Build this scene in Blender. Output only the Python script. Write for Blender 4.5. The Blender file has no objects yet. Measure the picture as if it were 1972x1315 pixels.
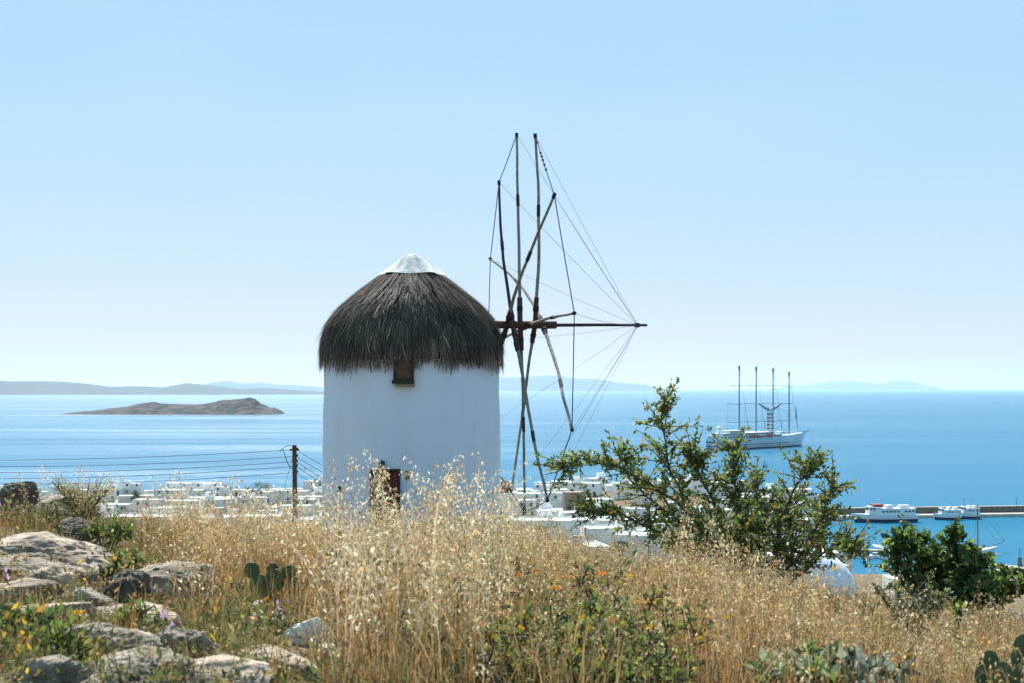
import bpy, bmesh, math, random
import numpy as np
from mathutils import Vector, Matrix, noise as mnoise

R = math.radians
sc = bpy.context.scene
COL = sc.collection
rnd = random.Random(7)
nrg = np.random.default_rng(11)

# ------------------------------------------------------------------ camera
EYE = 50.0                     # eye height above the sea
FPX, CX, CY = 2739.0, 986.0, 746.5   # 50 mm lens on the 1972 px wide photograph, eye level row
cam = bpy.data.cameras.new('camera'); camo = bpy.data.objects.new('camera', cam)
COL.objects.link(camo); sc.camera = camo
camo.location = (0, 0, EYE); camo.rotation_euler = (R(90), 0, 0)
cam.sensor_width = 36; cam.lens = FPX / 1972 * 36
cam.shift_y = (CY - 657.5) / 1972
cam.clip_start = 0.1; cam.clip_end = 120000
cam.dof.use_dof = True; cam.dof.focus_distance = 42; cam.dof.aperture_fstop = 6.0

# ------------------------------------------------------------------ sky, sun, exposure
SUN_EL, SUN_AZ = R(46), R(-12)           # in front of the camera, a little to the left
w = bpy.data.worlds.new('World'); sc.world = w; w.use_nodes = True
nt = w.node_tree; nt.nodes.clear()
sky = nt.nodes.new('ShaderNodeTexSky'); sky.sky_type = 'NISHITA'; sky.sun_disc = False
sky.sun_elevation = SUN_EL; sky.sun_rotation = SUN_AZ
sky.altitude = 0; sky.air_density = 1.0; sky.dust_density = 0.15; sky.ozone_density = 1.5
# a humid summer sky: brightness spread softened, channel by channel, over the whole dome
spl = nt.nodes.new('ShaderNodeSeparateColor'); cmb = nt.nodes.new('ShaderNodeCombineColor')
nt.links.new(sky.outputs[0], spl.inputs[0])
for k_, (p_, a_) in enumerate(((.56, .572), (.235, 1.335), (.25, 1.62))):
    pw = nt.nodes.new('ShaderNodeMath'); pw.operation = 'POWER'; pw.inputs[1].default_value = p_; nt.links.new(spl.outputs[k_], pw.inputs[0])
    ml = nt.nodes.new('ShaderNodeMath'); ml.operation = 'MULTIPLY'; ml.inputs[1].default_value = a_; nt.links.new(pw.outputs[0], ml.inputs[0]); nt.links.new(ml.outputs[0], cmb.inputs[k_])
# faint uneven veil of haze everywhere in the sky
gt = nt.nodes.new('ShaderNodeTexCoord'); mp_ = nt.nodes.new('ShaderNodeMapping'); mp_.inputs['Scale'].default_value = (1, 1, 3.5); nt.links.new(gt.outputs['Generated'], mp_.inputs[0])
vn = nt.nodes.new('ShaderNodeTexNoise'); vn.inputs['Scale'].default_value = 2.6; vn.inputs['Detail'].default_value = 5; nt.links.new(mp_.outputs[0], vn.inputs['Vector'])
vr = nt.nodes.new('ShaderNodeMapRange'); vr.inputs[1].default_value = .3; vr.inputs[2].default_value = .7; vr.inputs[3].default_value = .0; vr.inputs[4].default_value = .22; nt.links.new(vn.outputs[0], vr.inputs[0])
veil = nt.nodes.new('ShaderNodeMix'); veil.data_type = 'RGBA'; veil.inputs[7].default_value = (2.05, 2.45, 2.75, 1); nt.links.new(vr.outputs[0], veil.inputs[0]); nt.links.new(cmb.outputs[0], veil.inputs[6])
bg = nt.nodes.new('ShaderNodeBackground'); bg.inputs[1].default_value = 0.15
wo = nt.nodes.new('ShaderNodeOutputWorld')
nt.links.new(veil.outputs[2], bg.inputs[0]); nt.links.new(bg.outputs[0], wo.inputs[0])
sun = bpy.data.lights.new('sun', 'SUN'); suno = bpy.data.objects.new('sun', sun); COL.objects.link(suno)
sun.energy = 4.2; sun.angle = R(0.53); sun.color = (1.0, 0.95, 0.87)
SDIR = Vector((math.sin(SUN_AZ) * math.cos(SUN_EL), math.cos(SUN_AZ) * math.cos(SUN_EL), math.sin(SUN_EL)))
suno.rotation_euler = SDIR.to_track_quat('Z', 'Y').to_euler()
sc.view_settings.view_transform = 'Standard'; sc.view_settings.look = 'None'
sc.view_settings.exposure = 1.22; sc.view_settings.gamma = 1.0; sc.view_settings.use_curve_mapping = False
sc.render.engine = 'CYCLES'
cy = sc.cycles
cy.use_denoising = True
try:
    cy.denoiser = 'OPENIMAGEDENOISE'; cy.denoising_input_passes = 'RGB_ALBEDO_NORMAL'; cy.denoising_prefilter = 'ACCURATE'
except Exception: pass
cy.max_bounces = 6; cy.diffuse_bounces = 3; cy.glossy_bounces = 3; cy.transmission_bounces = 3
cy.volume_bounces = 1; cy.transparent_max_bounces = 6
cy.sample_clamp_indirect = 8.0

# ------------------------------------------------------------------ helpers
def P(px, py, Y):
    return Vector(((px - CX) / FPX * Y, Y, EYE + (CY - py) / FPX * Y))

def tag(o, label=None, cat=None, group=None, kind=None):
    if label: o['label'] = label
    if cat: o['category'] = cat
    if group: o['group'] = group
    if kind: o['kind'] = kind
    return o

def empty(name, loc=(0, 0, 0), rz=0.0, label=None, cat=None, group=None):
    o = bpy.data.objects.new(name, None); COL.objects.link(o)
    o.location = loc; o.rotation_euler = (0, 0, rz); o.empty_display_size = 0.2
    return tag(o, label, cat, group)

def link(name, me, mat, parent=None):
    o = bpy.data.objects.new(name, me); COL.objects.link(o)
    if mat is not None and not me.materials: me.materials.append(mat)
    if parent is not None: o.parent = parent
    return o

class MB:
    def __init__(s): s.v = []; s.f = []
    def add(s, vs, fs):
        k = len(s.v); s.v += [tuple(p) for p in vs]; s.f += [tuple(i + k for i in q) for q in fs]; return s
    def box(s, c, d, rz=0.0, tx=1.0, ty=1.0):
        cx, cy_, cz = c; a, b, h = d[0] / 2, d[1] / 2, d[2] / 2
        vs = []
        for z, kx, ky in ((-h, 1, 1), (h, tx, ty)):
            for x, y in ((-a, -b), (a, -b), (a, b), (-a, b)):
                x *= kx; y *= ky
                vs.append((cx + x * math.cos(rz) - y * math.sin(rz), cy_ + x * math.sin(rz) + y * math.cos(rz), cz + z))
        return s.add(vs, [(0, 3, 2, 1), (4, 5, 6, 7), (0, 1, 5, 4), (1, 2, 6, 5), (2, 3, 7, 6), (3, 0, 4, 7)])
    def tube(s, pts, rad, n=6):
        pts = [Vector(p) for p in pts]; m = len(pts)
        if not hasattr(rad, '__len__'): rad = [rad] * m
        k = len(s.v); up = Vector((0.31, 0.17, 0.93))
        for i, p in enumerate(pts):
            t = (pts[min(i + 1, m - 1)] - pts[max(i - 1, 0)]).normalized()
            a = t.cross(up)
            if a.length < 1e-3: a = t.cross(Vector((1, 0, 0)))
            a.normalize(); b = t.cross(a)
            for j in range(n):
                q = 2 * math.pi * j / n
                s.v.append(tuple(p + (a * math.cos(q) + b * math.sin(q)) * rad[i]))
        for i in range(m - 1):
            for j in range(n):
                s.f.append((k + i * n + j, k + i * n + (j + 1) % n, k + (i + 1) * n + (j + 1) % n, k + (i + 1) * n + j))
        s.f.append(tuple(k + j for j in range(n))[::-1]); s.f.append(tuple(k + (m - 1) * n + j for j in range(n)))
        return s
    def lathe(s, prof, n=48, c=(0, 0, 0), wob=0.0, seed=0):
        rg = random.Random(seed); k = len(s.v)
        for r_, z in prof:
            for j in range(n):
                a = 2 * math.pi * j / n; rr = r_ * (1 + wob * (rg.random() - .5))
                s.v.append((c[0] + rr * math.cos(a), c[1] + rr * math.sin(a), c[2] + z))
        for i in range(len(prof) - 1):
            for j in range(n):
                s.f.append((k + i * n + j, k + i * n + (j + 1) % n, k + (i + 1) * n + (j + 1) % n, k + (i + 1) * n + j))
        s.f.append(tuple(k + j for j in range(n))[::-1])
        s.f.append(tuple(k + (len(prof) - 1) * n + j for j in range(n)))
        return s
    def ball(s, c, r_, n=12, sq=(1, 1, 1)):
        m = n // 2; prof = []
        for i in range(m + 1):
            a = -math.pi / 2 + math.pi * i / m
            prof.append((max(1e-4, math.cos(a)) * r_, math.sin(a) * r_))
        k = len(s.v); s.lathe(prof, n)
        for i in range(k, len(s.v)):
            x, y, z = s.v[i]; s.v[i] = (c[0] + x * sq[0], c[1] + y * sq[1], c[2] + z * sq[2])
        return s
    def mesh(s, name, smooth=False):
        me = bpy.data.meshes.new(name); me.from_pydata(s.v, [], s.f); me.update()
        if smooth: me.polygons.foreach_set('use_smooth', [True] * len(me.polygons))
        return me
    def build(s, name, mat, parent=None, smooth=False, bevel=0.0, loc=None):
        o = link(name, s.mesh(name, smooth), mat, parent)
        if loc is not None: o.location = loc
        if bevel:
            b = o.modifiers.new('bevel', 'BEVEL'); b.width = bevel; b.segments = 2; b.limit_method = 'ANGLE'
        return o

def npmesh(name, V, T, mat, parent=None, col=None, smooth=False):
    """one mesh from numpy arrays: V (n,3), T (m,3) triangles, col (n,3) own colour of each vertex"""
    V = np.ascontiguousarray(V, dtype=np.float32); T = np.ascontiguousarray(T, dtype=np.int32)
    me = bpy.data.meshes.new(name); n, m = len(V), len(T)
    me.vertices.add(n); me.vertices.foreach_set('co', V.ravel())
    me.loops.add(m * 3); me.loops.foreach_set('vertex_index', T.ravel())
    me.polygons.add(m); me.polygons.foreach_set('loop_start', np.arange(0, m * 3, 3, dtype=np.int32))
    if smooth: me.polygons.foreach_set('use_smooth', np.ones(m, dtype=bool))
    me.update(calc_edges=True)
    if col is not None:
        a = me.color_attributes.new('tint', 'FLOAT_COLOR', 'POINT')
        c = np.ones((n, 4), dtype=np.float32); c[:, :3] = col
        a.data.foreach_set('color', c.ravel())
    return link(name, me, mat, parent)

# ------------------------------------------------------------------ materials
def base_mat(name):
    m = bpy.data.materials.new(name); m.use_nodes = True
    return m, m.node_tree, m.node_tree.nodes['Principled BSDF']

def M_(name, c1, c2=None, scale=4.0, rough=0.8, bump=0.0, bscale=None, detail=6.0, spec=0.3, metal=0.0, coord='Object', stretch=None, lo=.35, hi=.65, dist=0.03):
    m, t, b = base_mat(name); N = t.nodes; L = t.links
    b.inputs['Roughness'].default_value = rough; b.inputs['Metallic'].default_value = metal
    b.inputs['Specular IOR Level'].default_value = spec
    if c2 is None: c2 = tuple(x * .8 for x in c1)
    tc = N.new('ShaderNodeTexCoord'); src = tc.outputs[coord]
    if stretch:
        mp = N.new('ShaderNodeMapping'); mp.inputs['Scale'].default_value = stretch; L.new(src, mp.inputs[0]); src = mp.outputs[0]
    nz = N.new('ShaderNodeTexNoise'); nz.inputs['Scale'].default_value = scale; nz.inputs['Detail'].default_value = detail
    L.new(src, nz.inputs['Vector'])
    cr = N.new('ShaderNodeValToRGB'); cr.color_ramp.elements[0].position = lo; cr.color_ramp.elements[1].position = hi
    cr.color_ramp.elements[0].color = (*c1, 1); cr.color_ramp.elements[1].color = (*c2, 1)
    L.new(nz.outputs[0], cr.inputs[0]); L.new(cr.outputs[0], b.inputs['Base Color'])
    if bump:
        n2 = N.new('ShaderNodeTexNoise'); n2.inputs['Scale'].default_value = bscale or scale * 4; n2.inputs['Detail'].default_value = 8
        L.new(src, n2.inputs['Vector'])
        bp = N.new('ShaderNodeBump'); bp.inputs['Strength'].default_value = bump; bp.inputs['Distance'].default_value = dist
        L.new(n2.outputs[0], bp.inputs['Height']); L.new(bp.outputs[0], b.inputs['Normal'])
    return m

def leaf_mat(name, trans=0.4, rough=0.6, gloss=0.06):
    """thin plant matter, its own colour from the vertex attribute, some light comes through"""
    m = bpy.data.materials.new(name); m.use_nodes = True; t = m.node_tree; N = t.nodes; L = t.links; N.clear()
    at = N.new('ShaderNodeAttribute'); at.attribute_name = 'tint'
    d = N.new('ShaderNodeBsdfDiffuse'); tr = N.new('ShaderNodeBsdfTranslucent'); g = N.new('ShaderNodeBsdfGlossy')
    g.inputs['Roughness'].default_value = rough; g.inputs['Color'].default_value = (.9, .9, .9, 1)
    mx = N.new('ShaderNodeMixShader'); mx.inputs[0].default_value = trans
    m2 = N.new('ShaderNodeMixShader'); m2.inputs[0].default_value = gloss
    o = N.new('ShaderNodeOutputMaterial')
    L.new(at.outputs['Color'], d.inputs[0]); L.new(at.outputs['Color'], tr.inputs[0])
    L.new(d.outputs[0], mx.inputs[1]); L.new(tr.outputs[0], mx.inputs[2])
    L.new(mx.outputs[0], m2.inputs[1]); L.new(g.outputs[0], m2.inputs[2]); L.new(m2.outputs[0], o.inputs[0])
    return m

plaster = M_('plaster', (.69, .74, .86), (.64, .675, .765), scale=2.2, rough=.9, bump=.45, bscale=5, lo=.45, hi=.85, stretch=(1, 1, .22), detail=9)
cap_lime = M_('cap_lime', (.62, .61, .59), (.36, .36, .36), scale=5, rough=.95, bump=.7, bscale=14, stretch=(1, 1, .35), lo=.42, hi=.7)
limewash = M_('limewash', (.82, .82, .81), (.70, .70, .69), scale=.35, rough=.9, bump=.15, bscale=3, lo=.42, hi=.72)
limewash_b = M_('limewash_cream', (.78, .75, .70), (.66, .62, .56), scale=.35, rough=.9, bump=.15, bscale=3)
stone_wall = M_('stone_wall', (.34, .27, .20), (.20, .16, .12), scale=1.6, rough=.95, bump=.5, bscale=4)
roof_grey = M_('roof_grey', (.62, .61, .59), (.45, .44, .42), scale=.5, rough=.95)
dark_glass = M_('dark_glass', (.03, .04, .05), (.05, .06, .075), scale=2, rough=.25, spec=.5)
blue_paint = M_('blue_paint', (.03, .12, .30), (.02, .08, .22), scale=3, rough=.5)
green_paint = M_('green_paint', (.04, .13, .09), (.03, .09, .06), scale=3, rough=.5)
brown_paint = M_('brown_paint', (.13, .06, .035), (.08, .04, .025), scale=3, rough=.6)
door_paint = M_('door_paint', (.17, .032, .022), (.10, .02, .015), scale=6, rough=.7, stretch=(1, 1, .2))
shaft_paint = M_('shaft_paint', (.115, .04, .03), (.06, .022, .018), scale=6, rough=.7, bump=.2)
pole_wood = M_('pole_wood', (.34, .29, .24), (.17, .14, .115), scale=7, rough=.85, bump=.3, bscale=30)
dark_wood = M_('dark_wood', (.06, .042, .032), (.025, .018, .015), scale=8, rough=.85, bump=.3, bscale=30)
sill_wood = M_('sill_wood', (.34, .24, .13), (.2, .13, .07), scale=9, rough=.85)
util_wood = M_('utility_wood', (.15, .09, .055), (.07, .045, .03), scale=6, rough=.9, bump=.3, stretch=(1, 1, .15))
rope_dark = M_('rope_dark', (.03, .032, .04), (.02, .02, .025), scale=20, rough=.9)
rope_pale = M_('rope_pale', (.30, .30, .30), (.2, .2, .2), scale=20, rough=.9)
iron = M_('iron', (.05, .048, .045), (.03, .03, .03), scale=10, rough=.6)
straw_mat = leaf_mat('thatch_straw', trans=.12, gloss=.03)
thatch_core = M_('thatch_core', (.055, .045, .035), (.03, .024, .02), scale=9, rough=1.0, bump=.6, stretch=(1, 1, .15))
grass_mat = leaf_mat('dry_grass', trans=.52, gloss=.03)
green_mat = leaf_mat('green_leaf', trans=.56, gloss=.035, rough=.5)
petal_mat = leaf_mat('petal', trans=.35, gloss=.02)
bark = M_('bark', (.13, .10, .075), (.06, .045, .035), scale=12, rough=.95, bump=.5, stretch=(1, 1, .3))
cactus_skin = M_('cactus_skin', (.06, .10, .045), (.10, .13, .06), scale=6, rough=.6, bump=.3, bscale=25)
rock_a = M_('rock_granite', (.47, .37, .285), (.17, .13, .10), scale=3.2, rough=.95, bump=.9, bscale=11, detail=10, lo=.38, hi=.66, dist=.05)
rock_b = M_('rock_grey', (.36, .295, .235), (.12, .10, .08), scale=4, rough=.95, bump=.9, bscale=13, detail=10, lo=.36, hi=.64, dist=.05)
rock_d = M_('rock_dark', (.13, .105, .085), (.06, .05, .042), scale=4, rough=.95, bump=.8, bscale=12, detail=10, dist=.05)
rock_w = M_('rock_whitewashed', (.74, .71, .66), (.48, .42, .36), scale=6, rough=.9, bump=.6, bscale=16, lo=.45, hi=.75)
hull_white = M_('hull_white', (.78, .78, .77), (.70, .71, .72), scale=.2, rough=.45)
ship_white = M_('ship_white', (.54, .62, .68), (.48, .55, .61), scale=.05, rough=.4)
hull_blue = M_('hull_blue', (.02, .05, .14), (.015, .035, .10), scale=.4, rough=.4)
mast_grey = M_('mast_grey', (.24, .25, .27), (.2, .21, .22), scale=.5, rough=.5)
mast_tan = M_('mast_tan', (.30, .17, .09), (.2, .11, .06), scale=1, rough=.6)
orange_paint = M_('orange_paint', (.55, .10, .04), (.45, .08, .03), scale=1, rough=.5)
red_paint = M_('red_paint', (.36, .05, .04), (.26, .04, .035), scale=1, rough=.7)
maroon_paint = M_('maroon_paint', (.13, .035, .04), (.09, .025, .03), scale=1, rough=.8)
concrete = M_('concrete', (.46, .42, .36), (.36, .33, .28), scale=.3, rough=.95, bump=.2)
mole_stone = M_('mole_stone', (.17, .145, .12), (.09, .08, .07), scale=.8, rough=.95, bump=.5)
canvas_blue = M_('canvas_blue', (.04, .07, .18), (.03, .05, .12), scale=1, rough=.8)

# ground: dry earth, straw litter, patches of weeds
gm, t, b = base_mat('dry_earth'); N, L = t.nodes, t.links
tc = N.new('ShaderNodeTexCoord')
n1 = N.new('ShaderNodeTexNoise'); n1.inputs['Scale'].default_value = .9; n1.inputs['Detail'].default_value = 8
n2 = N.new('ShaderNodeTexNoise'); n2.inputs['Scale'].default_value = 22; n2.inputs['Detail'].default_value = 8
for q in (n1, n2): L.new(tc.outputs['Object'], q.inputs['Vector'])
r1 = N.new('ShaderNodeValToRGB'); e = r1.color_ramp.elements
e[0].position = .36; e[0].color = (.17, .115, .07, 1); e[1].position = .66; e[1].color = (.10, .095, .045, 1)
r2 = N.new('ShaderNodeValToRGB'); r2.color_ramp.elements[0].position = .38; r2.color_ramp.elements[0].color = (.45, .42, .4, 1)
r2.color_ramp.elements[1].position = .65; r2.color_ramp.elements[1].color = (1.5, 1.4, 1.25, 1)
mx = N.new('ShaderNodeMix'); mx.data_type = 'RGBA'; mx.blend_type = 'MULTIPLY'; mx.inputs[0].default_value = 1
L.new(n1.outputs[0], r1.inputs[0]); L.new(n2.outputs[0], r2.inputs[0])
L.new(r1.outputs[0], mx.inputs[6]); L.new(r2.outputs[0], mx.inputs[7]); L.new(mx.outputs[2], b.inputs['Base Color'])
b.inputs['Roughness'].default_value = 1
bp = N.new('ShaderNodeBump'); bp.inputs['Strength'].default_value = .8; bp.inputs['Distance'].default_value = .05
L.new(n2.outputs[0], bp.inputs['Height']); L.new(bp.outputs[0], b.inputs['Normal'])
earth = gm

# sea: blue body colour under a rippled gloss; smooth slicks are real patches of calmer water
wm, t, b = base_mat('sea_water'); N, L = t.nodes, t.links
geo = N.new('ShaderNodeNewGeometry')
def mapped(scale, rot=0.0):
    mp = N.new('ShaderNodeMapping'); mp.inputs['Scale'].default_value = scale; mp.inputs['Rotation'].default_value = (0, 0, rot)
    L.new(geo.outputs['Position'], mp.inputs[0]); return mp.outputs[0]
def nz_(vec, s, d=3, r_=.5):
    q = N.new('ShaderNodeTexNoise'); q.inputs['Scale'].default_value = s; q.inputs['Detail'].default_value = d; q.inputs['Roughness'].default_value = r_
    L.new(vec, q.inputs['Vector']); return q.outputs[0]
slick = nz_(mapped((.0011, .0034, 1), .12), 1.0, 4, .55)
chop = nz_(mapped((1, 1.6, 1), .3), .42, 5, .6)
swell = nz_(mapped((1, 1.7, 1), -.2), .045, 5, .6)
rs = N.new('ShaderNodeMapRange'); rs.inputs[1].default_value = .36; rs.inputs[2].default_value = .66; rs.inputs[3].default_value = .35; rs.inputs[4].default_value = 1.0
L.new(slick, rs.inputs[0])
b1 = N.new('ShaderNodeBump'); b1.inputs['Distance'].default_value = .9; L.new(swell, b1.inputs['Height']); b1.inputs['Strength'].default_value = .8
b2 = N.new('ShaderNodeBump'); b2.inputs['Distance'].default_value = .5; L.new(chop, b2.inputs['Height']); L.new(rs.outputs[0], b2.inputs['Strength']); L.new(b1.outputs[0], b2.inputs['Normal'])
L.new(b2.outputs[0], b.inputs['Normal'])
streak = nz_(mapped((.0022, .016, 1), .06), 1.0, 4, .6)
ad_ = N.new('ShaderNodeMath'); ad_.operation = 'ADD'; L.new(slick, ad_.inputs[0]); L.new(streak, ad_.inputs[1])
rr_ = N.new('ShaderNodeMapRange'); rr_.inputs[1].default_value = .75; rr_.inputs[2].default_value = 1.25; rr_.inputs[3].default_value = .135; rr_.inputs[4].default_value = .20
L.new(ad_.outputs[0], rr_.inputs[0]); L.new(rr_.outputs[0], b.inputs['Roughness'])
dp = N.new('ShaderNodeValToRGB'); dp.color_ramp.elements[0].color = (.006, .125, .235, 1); dp.color_ramp.elements[1].color = (.008, .15, .27, 1)
L.new(slick, dp.inputs[0]); L.new(dp.outputs[0], b.inputs['Base Color'])
# wind-roughened water mirrors far less of the low sky than a flat mirror would: reduced Fresnel over the blue body colour
dif = N.new('ShaderNodeBsdfDiffuse'); glo = N.new('ShaderNodeBsdfGlossy'); fre = N.new('ShaderNodeFresnel'); fre.inputs[0].default_value = 1.33
kf = N.new('ShaderNodeMath'); kf.operation = 'MULTIPLY'; kf.inputs[1].default_value = .40; mxs = N.new('ShaderNodeMixShader')
L.new(fre.outputs[0], kf.inputs[0]); L.new(kf.outputs[0], mxs.inputs[0]); L.new(dp.outputs[0], dif.inputs[0]); L.new(b2.outputs[0], glo.inputs['Normal']); L.new(b2.outputs[0], dif.inputs['Normal'])
L.new(rr_.outputs[0], glo.inputs['Roughness']); L.new(dif.outputs[0], mxs.inputs[1]); L.new(glo.outputs[0], mxs.inputs[2])
L.new(mxs.outputs[0], N['Material Output'].inputs['Surface']); N.remove(b)
sea_mat = wm

# ------------------------------------------------------------------ terrain
def sm(t): t = min(1.0, max(0.0, t)); return t * t * (3 - 2 * t)
PROF = [(6, -1.35), (18, -2.35), (25, -3.35), (40, -4.6), (48, -4.75), (55, -5.2), (70, -7.6), (120, -14.5), (160, -20), (250, -29),
        (400, -42), (520, -46.3), (640, -48.3), (690, -50.2), (760, -56), (900, -60)]
PX_, PZ_ = zip(*PROF)
def ground(X, Y):
    base = float(np.interp(Y, PX_, PZ_)) if Y > 6 else -1.35 + (6 - Y) * .02
    xc = max(-8.0, min(8.0, X))
    lat = (-.12 * xc if xc > 0 else -.06 * xc) + .38 * sm((-X - 3.0) / 1.4) * (1 - sm((Y - 14) / 8))
    k = 1 - sm((Y - 20) / 15)
    z = base + lat * k
    z -= .30 * max(0, min(20.0, X)) * sm((Y - 22) / 20) * (1 - sm((Y - 110) / 150))
    a = X / max(Y, 1)
    z -= 9.5 * sm((a - .19) / .05) * sm((Y - 100) / 250)
    z += 7 * math.exp(-((X - 62) / 50) ** 2 - ((Y - 560) / 75) ** 2)
    if Y < 60: z += .10 * mnoise.noise(Vector((X * .45, Y * .45, 3.1))) * sm((60 - Y) / 20) + .04 * mnoise.noise(Vector((X * 1.7, Y * 1.7, .2)))
    return EYE + z

ys = [-12, -8, -4, -1, 1.5] + list(np.geomspace(2.5, 30, 70)) + list(np.geomspace(31, 860, 110))
ss = np.linspace(-1, 1, 141)
V, F = [], []
for Y in ys:
    wd = 14 + .52 * max(Y, 0)
    for s_ in ss:
        X = s_ * wd; V.append((X, Y, ground(X, Y)))
nc = len(ss)
for i in range(len(ys) - 1):
    for j in range(nc - 1): F.append((i * nc + j, i * nc + j + 1, (i + 1) * nc + j + 1, (i + 1) * nc + j))
mb = MB(); mb.v = V; mb.f = F
tag(mb.build('hillside', earth, smooth=True), kind='structure')

# sea sheet
tag(MB().add([(-21000, -800, 0), (21000, -800, 0), (21000, 47000, 0), (-21000, 47000, 0)], [(0, 1, 2, 3)]).build('sea', sea_mat), kind='structure')

# ------------------------------------------------------------------ islands and far hills
def ridge(name, prof, Y, depth, mat, base_drop=4.0, rough=1.0, nd=26, seed=1.0, sub=6, flat=.55):
    xs = np.arange(prof[0][0], prof[-1][0] + .1, sub); tops = np.interp(xs, [p[0] for p in prof], [p[1] for p in prof])
    V, F = [], []
    for i in range(nd + 1):
        v = i / nd; y = Y + (v - flat) * depth
        for x, ty in zip(xs, tops):
            Xw = (x - CX) / FPX * Y; zt = EYE + (CY - ty) / FPX * Y
            sh = math.sin(math.pi * min(1, max(0, v))) ** .7 if v < flat else math.cos((v - flat) / (1 - flat) * math.pi / 2)
            if v < flat: sh = sm(v / flat) * .55 + .45 * (v / flat)
            q = mnoise.fractal(Vector((Xw / depth * 5 + seed, y / depth * 5, seed)), 1.0, 2.0, 5)
            q2 = mnoise.fractal(Vector((Xw / depth * 19 + seed, y / depth * 19, seed)), 1.0, 2.0, 4)
            z = max(0, zt) * sh * (1 + .22 * rough * q * (1 - abs(v - flat)) + .45 * rough * q2 * (1 - v / flat if v < flat else 0)) - base_drop * (1 - sh)
            V.append((Xw + rough * q * depth * .02, y, z))
    n = len(xs)
    for i in range(nd):
        for j in range(n - 1): F.append((i * n + j, i * n + j + 1, (i + 1) * n + j + 1, (i + 1) * n + j))
    m = MB(); m.v = V; m.f = F
    return tag(m.build(name, mat, smooth=False), kind='structure')

isl = M_('island_scrub', (.09, .07, .056), (.018, .02, .022), scale=.05, rough=1, bump=1.0, bscale=.12, detail=10, dist=4.0, lo=.4, hi=.6)
hill = M_('far_hills', (.07, .066, .055), (.04, .043, .036), scale=.0025, rough=1, detail=8)
ridge('island', [(113, 797), (140, 793), (180, 789), (240, 782), (275, 776), (292, 773), (310, 776), (345, 778), (390, 778), (412, 772), (432, 768), (478, 766), (492, 770),
                 (500, 776), (512, 781), (522, 784), (528, 783), (538, 790), (545, 797)], 2760, 190, isl, rough=.6, nd=40, sub=1.6, seed=4)
ridge('rock_islet', [(572, 784), (585, 781), (600, 782), (612, 780), (630, 779), (650, 782)], 4100, 60, isl, nd=12, sub=1.5, base_drop=2)
ridge('far_island', [(-160, 740), (-100, 735), (0, 731), (75, 733), (150, 736), (200, 743), (270, 742), (310, 746), (355, 738), (395, 740), (460, 748), (520, 747), (580, 751), (640, 754), (700, 758)], 12300, 2600, hill, rough=.5)
ridge('low_headland', [(-160, 753), (40, 753), (110, 757), (180, 756), (330, 757), (420, 757.5)], 11000, 500, hill, rough=.5)
ridge('distant_island', [(380, 742), (405, 736), (430, 732), (470, 737), (500, 735), (515, 738), (560, 740), (625, 744), (700, 751)], 24500, 3000, hill, rough=.4)
ridge('distant_island', [(900, 735), (955, 724), (1000, 726), (1060, 721), (1085, 724), (1110, 728), (1150, 729), (1200, 736), (1240, 739), (1275, 749)], 27000, 3000, hill, rough=.3)
ridge('distant_island', [(1490, 748), (1540, 741), (1575, 737), (1600, 733), (1640, 732), (1665, 735), (1700, 739), (1722, 733), (1745, 731), (1785, 741), (1800, 749)], 38000, 3500, hill, rough=.3)

# haze: the salty air over the bay
hz = MB().box((0, 23150, 139.5), (43000, 48300, 281)); ho = hz.build('haze', None); tag(ho, kind='stuff')
hm = bpy.data.materials.new('sea_haze'); hm.use_nodes = True; N = hm.node_tree.nodes; L = hm.node_tree.links; N.clear()
pv = N.new('ShaderNodeVolumePrincipled'); pv.inputs['Density'].default_value = 2.5e-5; pv.inputs['Color'].default_value = (.55, .78, 1, 1)
pv.inputs['Anisotropy'].default_value = .35
om = N.new('ShaderNodeOutputMaterial'); L.new(pv.outputs[0], om.inputs['Volume']); ho.data.materials.append(hm)

# ------------------------------------------------------------------ windmill
MY = 48.0; MX = (793 - CX) / FPX * MY
MZ = ground(MX, MY) - .25                  # foot of the tower
def mz(py, Y=MY): return EYE + (CY - py) / FPX * Y - MZ      # height above the mill's foot
mill = empty('windmill', (MX, MY, MZ), 0, 'old whitewashed round windmill with thatched roof and bare wooden sail poles', 'windmill')
hem = mz(700)
prof = [(3.03, 0)]
for i in range(1, 29):
    f_ = i / 28; prof.append((3.03 - .10 * f_ + .006 * math.sin(i * 1.1), f_ * (hem + .5)))
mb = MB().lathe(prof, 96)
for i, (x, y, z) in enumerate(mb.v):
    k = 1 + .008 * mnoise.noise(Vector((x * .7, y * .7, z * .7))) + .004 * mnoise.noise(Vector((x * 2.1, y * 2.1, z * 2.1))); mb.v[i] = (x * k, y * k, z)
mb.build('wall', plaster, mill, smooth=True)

def front(px, r_=3.0):
    """angle on the tower for a picture column, front side"""
    x = (px - CX) / FPX * (MY - r_ * .95) - MX
    return math.asin(max(-1, min(1, x / r_)))
def wall_box(m, px, z0, z1, wd, r0, r1):
    a = front(px); c, s_ = math.cos(a), math.sin(a); rm = (r0 + r1) / 2
    m.box((rm * s_, -rm * c, (z0 + z1) / 2), (wd, r1 - r0, z1 - z0), rz=a); return m
FY = MY - 2.95
def fz(py): return mz(py, FY)
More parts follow.
